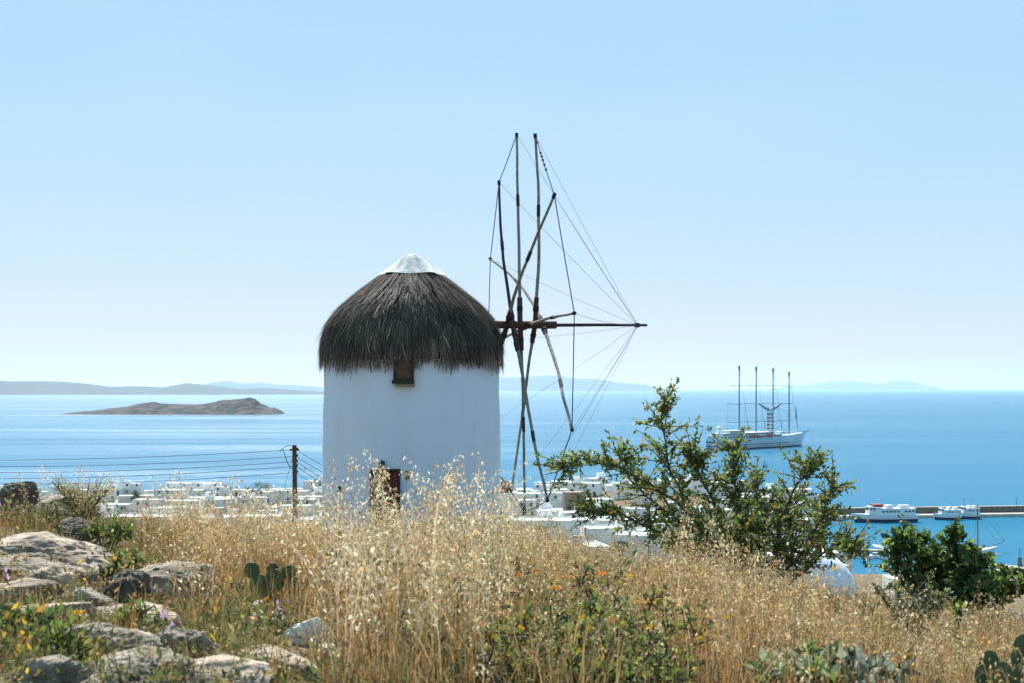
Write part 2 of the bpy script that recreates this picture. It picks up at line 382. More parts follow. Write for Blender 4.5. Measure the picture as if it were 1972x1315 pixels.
# door: frame, planks, latch
dz0, dz1 = fz(1024), fz(907)
door = wall_box(MB(), 743, dz0, dz1, .84, 2.85, 3.035).build('door', door_paint, mill)
a0 = front(743)
for k in range(5):
    x = -.33 + k * .165; c, s_ = math.cos(a0), math.sin(a0)
    MB().box((3.05 * s_ + x * c, -3.05 * c + x * s_, (dz0 + dz1) / 2), (.150, .05, dz1 - dz0 - .06), rz=a0).build('plank', door_paint, door)
fr = MB()
for sx in (-1, 1): fr.box((3.06 * s_ + sx * .45 * c, -3.06 * c + sx * .45 * s_, (dz0 + dz1) / 2), (.07, .12, dz1 - dz0 + .02), rz=a0)
fr.box((3.06 * s_, -3.06 * c, dz1 + .045), (.98, .13, .08), rz=a0)
fr.build('door_frame', dark_wood, door)
MB().ball((3.10 * s_ + .28 * c, -3.10 * c + .28 * s_, dz0 + 1.0), .035).build('handle', iron, door)
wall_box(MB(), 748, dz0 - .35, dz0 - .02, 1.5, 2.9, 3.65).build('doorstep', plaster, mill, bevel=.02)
# small window under the eaves
wz0, wz1 = fz(729), fz(655)
win = wall_box(MB(), 778, wz0, wz1, .50, 2.80, 2.985).build('window', brown_paint, mill)
a1 = front(778); c, s_ = math.cos(a1), math.sin(a1)
fr = MB()
for sx in (-1, 1): fr.box((3.0 * s_ + sx * .285 * c, -3.0 * c + sx * .285 * s_, (wz0 + wz1) / 2), (.075, .14, wz1 - wz0 + .1), rz=a1)
fr.box((3.0 * s_, -3.0 * c, wz0 - .02), (.49, .13, .08), rz=a1)
fr.build('frame', dark_wood, win)
wall_box(MB(), 777, fz(738), fz(731), .70, 2.85, 3.10).build('lintel_board', dark_wood, win)
wall_box(MB(), 781, fz(743.5), fz(739.5), .62, 2.85, 3.16).build('sill', sill_wood, win)
# lamp above the door, meter box, vent, rusty stains come with the plaster
lamp = empty('wall_lamp'); lamp.parent = mill
al = front(738); c, s_ = math.cos(al), math.sin(al); lz = fz(893)
MB().box((3.0 * s_, -3.0 * c, lz + .02), (.10, .06, .16), rz=al).build('bracket', iron, lamp)
MB().tube([(3.0 * s_, -3.0 * c, lz + .05), (3.14 * s_, -3.14 * c, lz + .14), (3.2 * s_, -3.2 * c, lz + .04)], .018).build('arm', iron, lamp)
MB().lathe([(.03, .07), (.09, .0), (.085, -.02), (.06, -.14), (.02, -.16)], 12, (3.2 * s_, -3.2 * c, lz)).build('lamp_shade', iron, lamp)
vent = wall_box(MB(), 649, fz(951), fz(939), .16, 2.95, 3.045).build('vent', dark_wood, mill)
wall_box(MB(), 786, fz(922), fz(905), .14, 2.94, 3.03).build('meter_box', sill_wood, mill)

# thatch: dark core and individual straws laid down the slope and hanging at the hem
RP = [(3.02, 694), (3.06, 682), (3.04, 662), (2.92, 636), (2.68, 612), (2.34, 591), (2.01, 575), (1.69, 561), (1.38, 547), (1.06, 530)]
rp = [(r_, mz(py)) for r_, py in RP]
core = MB().lathe([(2.80, rp[0][1])] + [(r_ - .05, z) for r_, z in rp] + [(.1, rp[-1][1] + .02)], 64).build('thatch_roof', thatch_core, mill, smooth=True)
rr = np.array([p[0] for p in rp]); rz_ = np.array([p[1] for p in rp])
seg = np.concatenate([[0], np.cumsum(np.hypot(np.diff(rr), np.diff(rz_)))])[:]
tot = seg[-1]
NS = 24000
start = nrg.random(NS) ** .8 * tot                      # arc length from the hem up
ln = nrg.uniform(.35, .85, NS); ang = nrg.random(NS) * 2 * np.pi
clump = np.array([mnoise.noise(Vector((math.cos(a) * 9, math.sin(a) * 9, 1.0))) for a in ang])
clump2 = np.array([mnoise.noise(Vector((math.cos(a) * 22, math.sin(a) * 22, s_ * 2.5))) for a, s_ in zip(ang, start)])
bottom = start - ln
hang = np.where(bottom < 0, bottom, 0)
NT = 46; tf = (ang / (2 * np.pi) * NT + .8 * clump) % NT; ti = tf.astype(int) % NT; tl = nrg.random(NT)     # hanging tufts, longest in their middles
lim = -.08 - .30 * tl[ti] ** 1.5 - .26 * (1 - np.abs(2 * (tf % 1) - 1)) - .20 * clump - nrg.random(NS) * .07
lim = np.where(np.abs(ang - (1.5 * math.pi + a1)) < .105, -.02 - nrg.random(NS) * .06, lim)      # parted over the window
bottom = np.maximum(bottom, lim)
lift = .02 + nrg.random(NS) * .06 + .17 * np.maximum(clump2, 0) + .13 * (nrg.random(NS) < .03)
wd = nrg.uniform(.006, .016, NS)
def surf(s_arr):
    r_ = np.interp(s_arr, seg, rr); z = np.interp(s_arr, seg, rz_)
    neg = s_arr < 0
    z = np.where(neg, rz_[0] + s_arr, z); r_ = np.where(neg, rr[0] + .02 - .05 * s_arr * 0, r_)
    return r_, z
Vs, Cs = [], []
da = nrg.normal(0, .03, NS)
bl = np.array([mnoise.noise(Vector((math.cos(a) * 4, math.sin(a) * 4, q_ * 1.1 + 8))) for a, q_ in zip(ang, start)])
bright = (1 + .9 * bl) * np.where(nrg.random(NS) < .06, 3.2, 1.0) * nrg.uniform(.55, 1.5, NS) * (1 + .6 * clump2)
warm = np.clip((.75 - start) / .6, 0, 1)[:, None]
colr = (np.array([.074, .058, .044]) * (1 - warm) + np.array([.165, .10, .058]) * warm) * bright[:, None]
for k, f_ in enumerate((0, .5, 1.0)):
    s_ = start + (bottom - start) * f_
    r_, z = surf(s_); r_ = r_ + lift * (.15 + 1.0 * f_); aa = ang + da * f_
    wk = wd * (1, .9, .45)[k] / np.maximum(r_, .3)
    for sg in (-1, 1):
        Vs.append(np.stack([r_ * np.cos(aa + sg * wk), r_ * np.sin(aa + sg * wk), z], 1)); Cs.append(colr)
Vs = np.stack(Vs, 1).reshape(-1, 3); Cs = np.stack(Cs, 1).reshape(-1, 3)
b0 = np.arange(NS)[:, None] * 6
T = np.concatenate([b0 + np.array(q) for q in ([0, 1, 3], [0, 3, 2], [2, 3, 5], [2, 5, 4])])
tag(npmesh('straw', Vs, T, straw_mat, core, Cs), kind='stuff')
# the white cone cap
cap = MB(); n = 40; cpf = [(1.10, 530.5), (.92, 524), (.62, 511), (.40, 500.5), (.25, 493.5), (.12, 490.5), (.02, 490)]
for i, (r_, py) in enumerate(cpf):
    for j in range(n):
        a = 2 * math.pi * j / n; k = 1 + .045 * math.sin(7 * a + .6) * (1 if 0 < i < 5 else .6) + .04 * math.sin(13 * a + i * .4) + .05 * mnoise.noise(Vector((math.cos(a) * 3, math.sin(a) * 3, i * .6)))
        cap.v.append((r_ * k * math.cos(a), r_ * k * math.sin(a), mz(py) + .03 * math.sin(5 * a) * (i < 2)))
for i in range(len(cpf) - 1):
    for j in range(n): cap.f.append((i * n + j, i * n + (j + 1) % n, (i + 1) * n + (j + 1) % n, (i + 1) * n + j))
cap.f.append(tuple(range((len(cpf) - 1) * n, len(cpf) * n)))
cap.build('cap', cap_lime, mill, smooth=True)

# windshaft, spar, sail poles and ropes
TILT = math.tan(R(13))
OFF = Vector((MX, MY, MZ))
def shY(px): return MY + (px - 793) / 57.0 * TILT
def L3(px, py, Y): return P(px, py, Y) - OFF
sh = MB().tube([L3(880, 625, shY(880)), L3(972, 626, shY(972)), L3(1071, 626.5, shY(1071))], .135, 14).build('windshaft', shaft_paint, mill)
sp = MB().tube([L3(1065, 627, shY(1065)), L3(1150, 626.4, shY(1150)), L3(1246, 627, shY(1246))], [.062, .055, .045], 8).build('spar', dark_wood, mill)
MB().tube([L3(1223, 627, shY(1223)), L3(1231, 627, shY(1231))], .085, 8).build('collar', dark_wood, sp)
RT = 6.35
# each pole: shaft column, angle (0 = towards the viewer, 90 = up), picture polyline from the tip through the shaft to the other tip
poles = [
 (1002, 91, [(995, 260), (996, 330), (998, 420), (1000, 520), (1002, 627)], [(1002, 627), (1006, 720), (1009, 830), (1010, 985)]),
 (1030, 76, [(1031, 260), (1036, 350), (1038, 440), (1037, 520), (1030, 627)], [(1030, 627), (1020, 690), (1006, 800), (985, 945)]),
 (986, 124, [(961, 352), (963, 430), (969, 500), (979, 570), (988, 627)], [(988, 627), (1001, 690), (1015, 770), (1028, 850), (1046, 925), (1054, 962)]),
 (977, 41, [(1068, 377), (1036, 450), (1008, 520), (989, 575), (977, 627)], [(977, 627), (955, 690), (930, 760), (908, 838)]),
 (1045, 150, [(944, 499), (980, 527), (1005, 553), (1032, 594), (1045, 627)], [(1045, 627), (1056, 657), (1075, 715), (1088, 775), (1102, 826)]),
 (1018, 6, [(1106, 604), (1080, 609), (1055, 614), (1030, 622), (1018, 627)], [(1018, 627), (995, 639), (972, 650), (940, 655)]),
]
tips = {}
for k, (xc, th, up, dn) in enumerate(poles):
    for half, sgn in ((up, 1), (dn, -1)):
        pl = half if half is dn else half[::-1]
        D = [0.0]
        for i in range(1, len(pl)): D.append(D[-1] + math.dist(pl[i], pl[i - 1]))
        pts = [L3(p[0], p[1], shY(xc) - sgn * math.cos(R(th)) * RT * math.cos(R(13)) * d / D[-1]) for p, d in zip(pl, D)]
        # finer, slightly crooked
        fine = []
        for i in range(len(pts) - 1):
            for q in range(4): fine.append(pts[i].lerp(pts[i + 1], q / 4))
        fine.append(pts[-1])
        fine = [p + Vector((mnoise.noise(p * .9), 0, mnoise.noise(p * .9 + Vector((9, 0, 0))))) * .02 for p in fine]
        m = len(fine); rad = [.062 - .022 * i / m for i in range(m)]
        arm = MB().tube(fine, rad, 8).build('sail_pole', pole_wood if not (k == 2 and sgn == 1) else dark_wood, mill, smooth=True)
        s_end = fine[0].lerp(fine[-1], min(.17, 1.0 * 1.15 / RT))
        idx = max(2, int(m * .17))
        MB().tube(fine[:idx + 1], .092, 6).build('splint', shaft_paint, arm)
        for q in (.5, .98):
            ci = min(idx - 1, int(idx * q)); MB().tube([fine[ci], fine[ci].lerp(fine[ci + 1], .35)], .108, 8).build('iron_band', iron, arm)
        if m > 12:
            ci = int(m * .55); MB().tube([fine[ci], fine[ci + 1]], rad[ci] + .012, 8).build('lashing', dark_wood, arm)
        MB().tube([fine[-1].lerp(fine[-2], .25), fine[-1] + (fine[-1] - fine[-2]).normalized() * .05], rad[-1] + .02, 8).build('tip_lashing', rope_dark, arm)
        tips[(k, sgn)] = fine[-1]
order = [(0, 1), (2, 1), (4, 1), (5, -1), (3, -1), (1, -1), (0, -1), (2, -1), (4, -1), (5, 1), (3, 1), (1, 1)]
def sag(a, b, d, n=10): return [a.lerp(b, i / n) + Vector((0, 0, -d * 4 * (i / n) * (1 - i / n))) for i in range(n + 1)]
for a, b in zip(order[:-1], order[1:]):
    MB().tube(sag(tips[a], tips[b], .03), .017, 5).build('rim_rope', rope_dark, mill)
tipend = L3(1228, 627, shY(1228))
for q in order:
    MB().tube(sag(tips[q], tipend, .10 if q in ((5, 1), (5, -1)) else .05, 14), .0065, 4).build('stay_rope', rope_pale, mill)
# knotted turns of rope near one tip
a, b = tips[(1, 1)], tips[(3, 1)]
for f_ in (.12, .3, .36, .42, .5, .58): MB().ball(a.lerp(b, f_) + Vector((0, 0, -.03)), .045, 6).build('rope_knot', rope_dark, mill)

# ------------------------------------------------------------------ the white town
def rounded_house(wx, dy, h, parapet=.35):
    """walls with a recessed flat roof, softened edges as on limewashed houses"""
    bm = bmesh.new()
    bmesh.ops.create_cube(bm, size=1.0, matrix=Matrix.Translation((0, 0, h / 2)) @ Matrix.Diagonal((wx, dy, h, 1)))
    top = [f for f in bm.faces if f.normal.z > .9]
    r_ = bmesh.ops.inset_region(bm, faces=top, thickness=.3)
    bmesh.ops.translate(bm, verts=top[0].verts, vec=(0, 0, -parapet))
    ed = [e for e in bm.edges if all(v.co.z > h - .01 for v in e.verts) or (abs(e.verts[0].co.x - e.verts[1].co.x) < 1e-4 and abs(e.verts[0].co.y - e.verts[1].co.y) < 1e-4 and min(v.co.z for v in e.verts) < .01)]
    bmesh.ops.bevel(bm, geom=ed, offset=.11, segments=2, affect='EDGES')
    me = bpy.data.meshes.new('house_wall'); bm.to_mesh(me); bm.free(); return me
house_mesh = {}
SZ = [(9, 8, 3.6), (11, 8, 3.4), (8, 7, 6.4), (12, 9, 6.2), (7, 7, 3.3), (10, 7, 6.8), (14, 8, 3.5), (6.5, 6, 5.8)]
win_me = MB().box((0, 0, .6), (.85, .10, 1.2)).mesh('window')
frm = MB()
for sx in (-1, 1): frm.box((sx * .48, -.02, .6), (.10, .16, 1.36))
frm.box((0, -.02, 1.24), (.85, .15, .09)); frm.box((0, -.03, -.05), (1.1, .2, .09))
frame_me = frm.mesh('frame')
shutter_me = MB().box((0, -.02, .6), (.46, .08, 1.2)).mesh('shutter')
door_me = MB().box((0, 0, 1.05), (1.0, .12, 2.1)).mesh('door')
chim_me = MB().box((0, 0, .7), (.7, .7, 1.4)).box((0, 0, 1.5), (.9, .9, .14)).mesh('chimney')
tank_me = MB().tube([(-.6, 0, 1.0), (.6, 0, 1.0)], .35, 10).box((0, 0, .33), (1.2, .5, .6)).mesh('water_tank')
hut_me = rounded_house(3.2, 2.8, 2.5, .2)
paints = [(blue_paint, 'blue'), (green_paint, 'green'), (brown_paint, 'brown')]
shell_mats = [limewash, limewash, limewash, limewash, limewash, limewash, limewash, limewash_b]
for mt in (limewash, limewash_b):
    for i, s_ in enumerate(SZ):
        me = rounded_house(*s_); me.materials.append(mt); house_mesh[(i, mt.name)] = me
paint_me = {}
for mt, nm in paints:
    d = door_me.copy(); d.materials.append(mt); q = shutter_me.copy(); q.materials.append(mt); f_ = frame_me.copy(); f_.materials.append(mt)
    paint_me[nm] = (d, q, f_)
win_me.materials.append(dark_glass); chim_me.materials.append(limewash); tank_me.materials.append(mast_grey); hut_me.materials.append(limewash)

ORD = ['first', 'second', 'third', 'fourth', 'fifth', 'sixth', 'seventh', 'eighth', 'ninth', 'tenth', 'eleventh', 'twelfth', 'thirteenth', 'fourteenth',
       'fifteenth', 'sixteenth', 'seventeenth', 'eighteenth', 'nineteenth', 'twentieth', 'twenty-first', 'twenty-second', 'twenty-third', 'twenty-fourth', 'twenty-fifth']
def child(name, me, parent, loc, rz=0, sc_=None):
    o = bpy.data.objects.new(name, me); COL.objects.link(o); o.parent = parent; o.location = loc; o.rotation_euler = (0, 0, rz)
    if sc_: o.scale = sc_
    return o

hr = random.Random(23)
rows_l = [150, 188, 232, 282, 340, 402, 465, 528, 585, 635, 668]
rows_m = [190, 225, 262, 302, 345, 390, 436, 482, 528, 572, 612, 645]
def place_row(Y, x0, x1, gap):
    out = []; x = x0 + hr.uniform(0, 30)
    while x < x1:
        k = hr.randrange(len(SZ)); wpx = SZ[k][0] / Y * FPX
        xc = x + wpx / 2; yy = Y + hr.uniform(-.05, .05) * Y * .6; X = (xc - CX) / FPX * yy; g = ground(X, yy)
        if g > EYE - 49.2 and xc < x1 + 60: out.append((X, yy, g, k))
        x += wpx * hr.uniform(1.0, 1.12) + gap * hr.random() * wpx
    return out
blocks = [('left of windmill', rows_l, -30, 640, .22), ('right of windmill', rows_m, 955, 1330, .10), ('behind leafy shrub', rows_m[:10], 1345, 1560, .5)]
n_house = 0
for bname, rows, x0, x1, gap in blocks:
    layout = [r_ for r_ in (place_row(Y, x0, x1, gap) for Y in rows) if r_]
    nr = len(layout)
    for ri, row in enumerate(layout):
        for ci, (X, Y, g, k) in enumerate(row):
            wx, dy, h = SZ[k]; mt = hr.choice(shell_mats); pm, pn = hr.choice(paints); dme, sme, fme = paint_me[pn]
            rz = hr.uniform(-.35, .35)
            ro = ORD[nr - 1 - ri]
            e_ = empty('house', (X, Y, g - .6), rz, f'{"cream" if mt is limewash_b else "white"} cube house, {pn} doors, {ORD[ci]} from left in {ro} row above shore, {bname}', 'house', 'flat-roofed houses of the town')
            child('wall', house_mesh[(k, mt.name)], e_, (0, 0, 0))
            st = 2 if h > 5 else 1; nw = max(1, int(wx / 3.2)); dslot = hr.randrange(nw)
            for lv in range(st):
                for wi in range(nw):
                    if hr.random() < .18: continue
                    x = -wx / 2 + wx * (wi + .5) / nw + hr.uniform(-.3, .3); z = .95 + lv * 3.0 + .6
                    if lv == 0 and wi == dslot:
                        child('door', dme, e_, (x, -dy / 2 - .03, .6)); continue
                    wo_ = child('window', win_me, e_, (x, -dy / 2 - .02, z))
                    if Y < 420:
                        child('frame', fme, wo_, (0, 0, 0))
                        if hr.random() < .4:
                            for sx in (-1, 1): child('shutter', sme, wo_, (sx * .78, 0, 0))
            for q in (-1, 1):   # side walls
                if hr.random() < .6: child('window', win_me, e_, (q * (wx / 2 + .02), hr.uniform(-1.5, 1.5), 1.5 + 3 * (st - 1)), math.pi / 2)
            rz0 = h - .34
            if hr.random() < .45: child('chimney', chim_me, e_, (hr.uniform(-.35, .35) * wx, hr.uniform(-.3, .3) * dy, rz0))
            if hr.random() < .25: child('water_tank', tank_me, e_, (hr.uniform(-.35, .35) * wx, hr.uniform(-.2, .3) * dy, rz0), hr.random() * 3)
            if hr.random() < .3 and wx > 8: child('stair_hut', hut_me, e_, (hr.choice((-1, 1)) * (wx / 2 - 2.1), dy / 2 - 1.9, rz0))
            n_house += 1

# the red dome beside the tower, the tall white wall block and brown stone house
def at_ground(px, Y): X = (px - CX) / FPX * Y; return Vector((X, Y, ground(X, Y)))
g = at_ground(966, 300); topz = P(966, 921, 300).z
ch = empty('church', (g.x, g.y, g.z - .5), 0, 'small white church with a dark red dome at the tower edge', 'church')
hh = topz - g.z + .5
link('wall', rounded_house(6.5, 7, hh - 2.6), limewash, ch)
MB().lathe([(2.6, 0), (2.55, .5), (2.5, .6), (2.35, 1.2), (1.9, 1.9), (1.1, 2.45), (.3, 2.66), (.05, 2.68)], 28, (0, 0, hh - 2.9)).build('dome', maroon_paint, ch, smooth=True)
MB().box((0, 0, hh - .1), (.08, .08, .9)).box((0, 0, hh + .1), (.5, .08, .08)).build('cross', iron, ch)
g = at_ground(1106, 470)
wl = empty('stone_house', (g.x, g.y, g.z - .5), .1, 'tall brown unplastered stone house between the white houses', 'house')
MB().box((0, 0, 5), (7, 7, 10)).build('wall', stone_wall, wl)
child('window', win_me, wl, (-1.2, -3.55, 6.2)); child('window', win_me, wl, (1.4, -3.55, 6.2)); child('door', paint_me['brown'][0], wl, (.4, -3.53, .6))

# domed chapel below the field on the right
CYD = 62.0; cb = P(1548, 1052, CYD); cg = ground(cb.x, CYD)
ch = empty('chapel', (cb.x, CYD, cg - .4), R(4), 'whitewashed domed chapel with a bell wall beyond the oats', 'chapel')
top = cb.z - cg + .4; rv = 2.35
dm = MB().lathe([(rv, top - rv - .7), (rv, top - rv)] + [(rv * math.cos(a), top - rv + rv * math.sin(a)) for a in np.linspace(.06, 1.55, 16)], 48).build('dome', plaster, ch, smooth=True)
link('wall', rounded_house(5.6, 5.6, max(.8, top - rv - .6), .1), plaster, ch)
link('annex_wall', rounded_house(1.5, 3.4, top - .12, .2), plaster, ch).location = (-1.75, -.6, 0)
MB().box((-1.35, -2.32, top - .85), (.28, .1, .4)).build('window', dark_glass, ch)
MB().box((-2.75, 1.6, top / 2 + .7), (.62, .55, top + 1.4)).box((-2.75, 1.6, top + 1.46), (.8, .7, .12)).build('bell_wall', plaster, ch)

# white kiosk house under the broad-leaved bush
g = at_ground(1756, 150); tz = P(1756, 1108, 150).z
hb = empty('house', (g.x, g.y, g.z - 1), 0, 'little white house with dark door behind the broad-leaved bush', 'house', 'flat-roofed houses of the town')
link('wall', rounded_house(5, 5, tz - g.z + 1, .25), limewash, hb)
child('door', paint_me['brown'][0], hb, (.4, -2.53, tz - g.z - 1.6))

# ------------------------------------------------------------------ harbour
def hull_mesh(Lh, B, D, fr=.9, sheer=.35, sternw=.75, n=18, flare=.25, rake=.12):
    """boat hull along +x, waterline at z=0; deck closed"""
    m = MB(); sec = [(-.35, .35), (0.0, .72), (.5, .92), (1.0, 1.0)]
    for i in range(n + 1):
        u = i / n; x = (u - .5) * Lh
        b_ = B / 2 * (sternw + (1 - sternw) * sm(u / .35)) * (1 - max(0, (u - .45) / .55) ** 2.4)
        dz = D * (1 + sheer * (max(0, u - .3) / .7) ** 2 + .1 * (1 - u) ** 2)
        for zf, bf in sec:
            fl = bf + (1 - bf) * (1 - flare) * 0; xx = x + rake * Lh * max(0, zf) * u ** 4
            m.v.append((xx, -max(.02, b_ * fl), dz * zf))
        for zf, bf in sec[::-1]:
            xx = x + rake * Lh * max(0, zf) * u ** 4
            m.v.append((xx, max(.02, b_ * bf), dz * zf))
    k = 8
    for i in range(n):
        for j in range(k): m.f.append((i * k + j, (i + 1) * k + j, (i + 1) * k + (j + 1) % k, i * k + (j + 1) % k))
    m.f.append(tuple(range(k))); m.f.append(tuple(range(n * k, n * k + k))[::-1])
    return m
def boot(Lh, B, D, **kw):
    """lower painted band hugging the hull, 2 cm proud"""
    return None

# breakwater with mole wall and quay
qa = Vector((113, 545, 0)); qb = Vector((215, 560, 0)); dq = (qb - qa); ln_ = dq.length; aq = math.atan2(dq.y, dq.x); mid = (qa + qb) / 2
br = tag(MB().box((0, 0, -.6), (ln_, 9, 3.6)).build('breakwater_quay', concrete, bevel=.08), kind='structure')
br.location = mid; br.rotation_euler = (0, 0, aq)
mw = empty('mole_wall', mid, aq, 'long brown stone mole wall along the harbour breakwater', 'wall')
for i in range(12):
    L_ = ln_ / 12; MB().box((-ln_ / 2 + L_ * (i + .5), 3.6, 2.35), (L_ - .06, 1.7, 2.3)).build('panel', mole_stone, mw)
MB().box((0, 3.6, 3.58), (ln_ + .1, 1.9, .14)).build('coping', concrete, mw)
for i, (t_, lb) in enumerate(((.13, 'thin street lamp at the near end of the mole'), (.63, 'thin street lamp on the mole behind the small ferry'), (.84, 'thin street lamp on the far part of the mole'))):
    p = qa.lerp(qb, t_); lo = empty('street_lamp', (p.x - .5, p.y + 1.2, 1.2), aq, lb, 'lamp', 'lamps on the mole')
    MB().tube([(0, 0, 0), (0, 0, 5.6)], [.12, .07], 6).build('pole', iron, lo)
    MB().box((0, -.5, 5.62), (.18, 1.1, .1)).build('lamp_head', iron, lo)
kp = qa.lerp(qb, .085); ki = empty('kiosk', (kp.x, kp.y + .8, 1.2), aq, 'white kiosk on the quay beside the bow of the ferry', 'kiosk')
link('wall', rounded_house(3.6, 2.6, 2.6, .1), hull_white, ki); MB().box((0, -1.31, 1.5), (1.6, .06, 1.0)).build('window', dark_glass, ki)

def ferry(name, loc, rz, Lh, label, red=True, s=1.0):
    e_ = empty(name, loc, rz, label, 'boat'); e_.scale = (s, s, s)
    h = hull_mesh(Lh, 6.0, 2.5, sheer=.35, sternw=.85, rake=.06).build('hull', hull_white, e_)
    lb = hull_mesh(Lh * 1.003, 6.06, .95, sheer=.55, sternw=.85, rake=.024).build('lower_hull', hull_blue, e_)
    ca = MB().box((-Lh * .13, 0, 3.7), (Lh * .66, 5.2, 2.5), tx=.99, ty=.96).build('cabin', hull_white, e_, bevel=.1)
    for sy in (-1, 1):
        for i in range(9):
            x = -Lh * .42 + i * Lh * .062
            if i in (3,): continue
            MB().box((x, sy * 2.62, 3.95), (Lh * .038, .08, .62)).build('window', dark_glass, ca)
    MB().box((-Lh * .13, 0, 5.02), (Lh * .68, 5.5, .14)).build('upper_deck', hull_white, e_)
    wh = MB().box((Lh * .235, 0, 4.4), (Lh * .12, 4.4, 3.0), tx=.85, ty=.9).build('wheelhouse', hull_white, e_, bevel=.1)
    for sy in (-1, 1):
        for i in range(2): MB().box((Lh * (.215 + i * .05), sy * 2.11, 4.9), (Lh * .032, .1, .8)).build('window', dark_glass, wh)
    MB().box((Lh * .296, 0, 4.9), (.1, 3.0, .8)).build('windscreen', dark_glass, wh)
    rl = MB()
    for i in range(12):
        x = -Lh * .45 + i * Lh * .055
        for sy in (-1, 1): rl.tube([(x, sy * 2.65, 5.1), (x, sy * 2.65, 6.0)], .04, 4)
    for sy in (-1, 1):
        for z in (5.55, 6.0): rl.tube([(-Lh * .46, sy * 2.65, z), (Lh * .17, sy * 2.65, z)], .035, 4)
    tag(rl.build('railing', hull_white, e_), kind='stuff')
    if red: MB().box((Lh * .14, 0, 6.55), (Lh * .17, 4.4, .14)).box((Lh * .14, 0, 6.0), (Lh * .15, 3.6, .9)).build('awning', red_paint, e_)
    MB().box((-Lh * .05, 0, 5.7), (Lh * .12, 2.6, 1.2), tx=.8).build('funnel_house', hull_white, e_)
    MB().box((-Lh * .30, 0, 5.65), (Lh * .16, 2.2, 1.1)).build('life_raft_rack', hull_white, e_)
    MB().tube([(Lh * .12, 0, 6.5), (Lh * .10, 0, 9.4)], [.09, .04], 6).tube([(Lh * .11, -1, 8.4), (Lh * .11, 1, 8.4)], .04, 5).build('mast', hull_white, e_)
    return e_
p1 = P(1706, 1008, 532); ferry('ferry_boat', (p1.x, p1.y + 1.0, 0), math.pi + aq + .02, 24, 'white passenger ferry with dark blue hull band and red awning at the quay')
p2 = P(1826, 1008, 541); ferry('ferry_boat', (p2.x, p2.y + 1, 0), math.pi + aq - .04, 13.5, 'smaller white ferry moored behind the bush at the quay', red=False, s=.75)
def motorboat(loc, rz, Lh, label, cover=None, grp='small boats in the harbour'):
    e_ = empty('motor_boat', loc, rz, label, 'boat', grp)
    hull_mesh(Lh, Lh * .33, .9, sheer=.4, rake=.08, n=10).build('hull', hull_white, e_)
    MB().box((-Lh * .02, 0, 1.25), (Lh * .36, Lh * .22, .8), tx=.7, ty=.85).build('cabin', cover or hull_white, e_)
    MB().box((Lh * .02, 0, 1.40), (Lh * .30, Lh * .225, .28), tx=.85, ty=.95).build('window', dark_glass, e_)
    MB().box((-Lh * .5, 0, .75), (.35, .35, .9)).build('outboard_motor', iron, e_)
    return e_
p = P(1866, 1006, 545); ferry('ferry_boat', (p.x, p.y + 1.2, 0), math.pi + aq, 10.5, 'short white boat with blue hull left of the schooner masts', red=False, s=.8)
# floating jetty with small boats
ja = P(1640, 1062.5, 433); jb = P(1760, 1066, 428); dj = jb - ja
jt = tag(MB().box((0, 0, .2), (dj.length + 6, 2.6, 1.3)).build('jetty', concrete, bevel=.05), kind='structure')
jt.location = ((ja.x + jb.x) / 2, (ja.y + jb.y) / 2 + 2, 0); jt.rotation_euler = (0, 0, math.atan2(dj.y, dj.x))
for i, (px, py, lb, cv) in enumerate(((1652, 1074, 'white motor boat at the left end of the jetty', None), (1668, 1075, 'motor boat with blue cover, second along the jetty', canvas_blue),
                                      (1686, 1074, 'white motor boat in the middle of the jetty', None), (1701, 1076, 'motor boat with dark cover right of the jetty middle', iron),
                                      (1726, 1079, 'white motor boat nearest the broad-leaved bush', None), (1741, 1080, 'motor boat half hidden by the broad-leaved bush', canvas_blue))):
    Y = EYE * FPX / (py - CY); q = P(px, py, Y); motorboat((q.x, q.y, 0), R(-75 + 12 * ((i * 37) % 5)), 5.4, lb, cv)
# mast of a small yacht by the jetty
Y = 438; q = P(1697, 1061, Y); sy = empty('sail_boat', (q.x, q.y + 3, 0), R(100), 'small white sailing yacht with pale mast behind the jetty', 'boat')
hull_mesh(7, 2.2, .9, n=10).build('hull', hull_white, sy); MB().tube([(.5, 0, .8), (.3, 0, 8.2)], .07, 6).build('mast', hull_white, sy)
MB().box((-.4, 0, 1.1), (2.6, 1.3, .5), tx=.8, ty=.8).build('cabin', hull_white, sy)
# two-masted schooner
q = P(1876, 1069, EYE * FPX / (1069 - CY)); scn = empty('schooner', (q.x, q.y, 0), R(12), 'wooden two-masted schooner with long bowsprit anchored in the harbour', 'boat')
hull_mesh(13, 3.6, 1.55, sheer=.75, rake=.10).build('hull', hull_white, scn)
hull_mesh(13.05, 3.64, .5, sheer=1.1, rake=.03).build('lower_hull', hull_blue, scn)
rl = hull_mesh(13.1, 3.7, 1.72, sheer=.76, rake=.10)
MB().tube([(4.5, 0, 2.3), (8.2, 0, 3.5), (10.0, 0, 4.3)], [.14, .10, .06], 6).build('bowsprit', mast_tan, scn)
MB().tube([(-4.8, 0, 1.2), (-4.9, 0, 12.6)], [.2, .1], 6).build('mast', mast_tan, scn)
MB().tube([(1.2, 0, 1.2), (1.1, 0, 15.2)], [.22, .12], 6).build('mast', mast_tan, scn)
MB().tube([(1.1, 0, 2.4), (-4.4, 0, 2.5)], .12, 6).build('boom', mast_tan, scn); MB().tube([(-4.9, 0, 2.4), (-8, 0, 2.7)], .1, 6).build('boom', mast_tan, scn)
MB().box((-1.6, 0, 1.75), (5.2, 2.0, .8), tx=.92, ty=.85).build('deckhouse', brown_paint, scn)
cv_ = MB().tube([(0.9, 0, 2.72), (-4.0, 0, 2.8)], .2, 6).build('furled_sail', canvas_blue, scn)
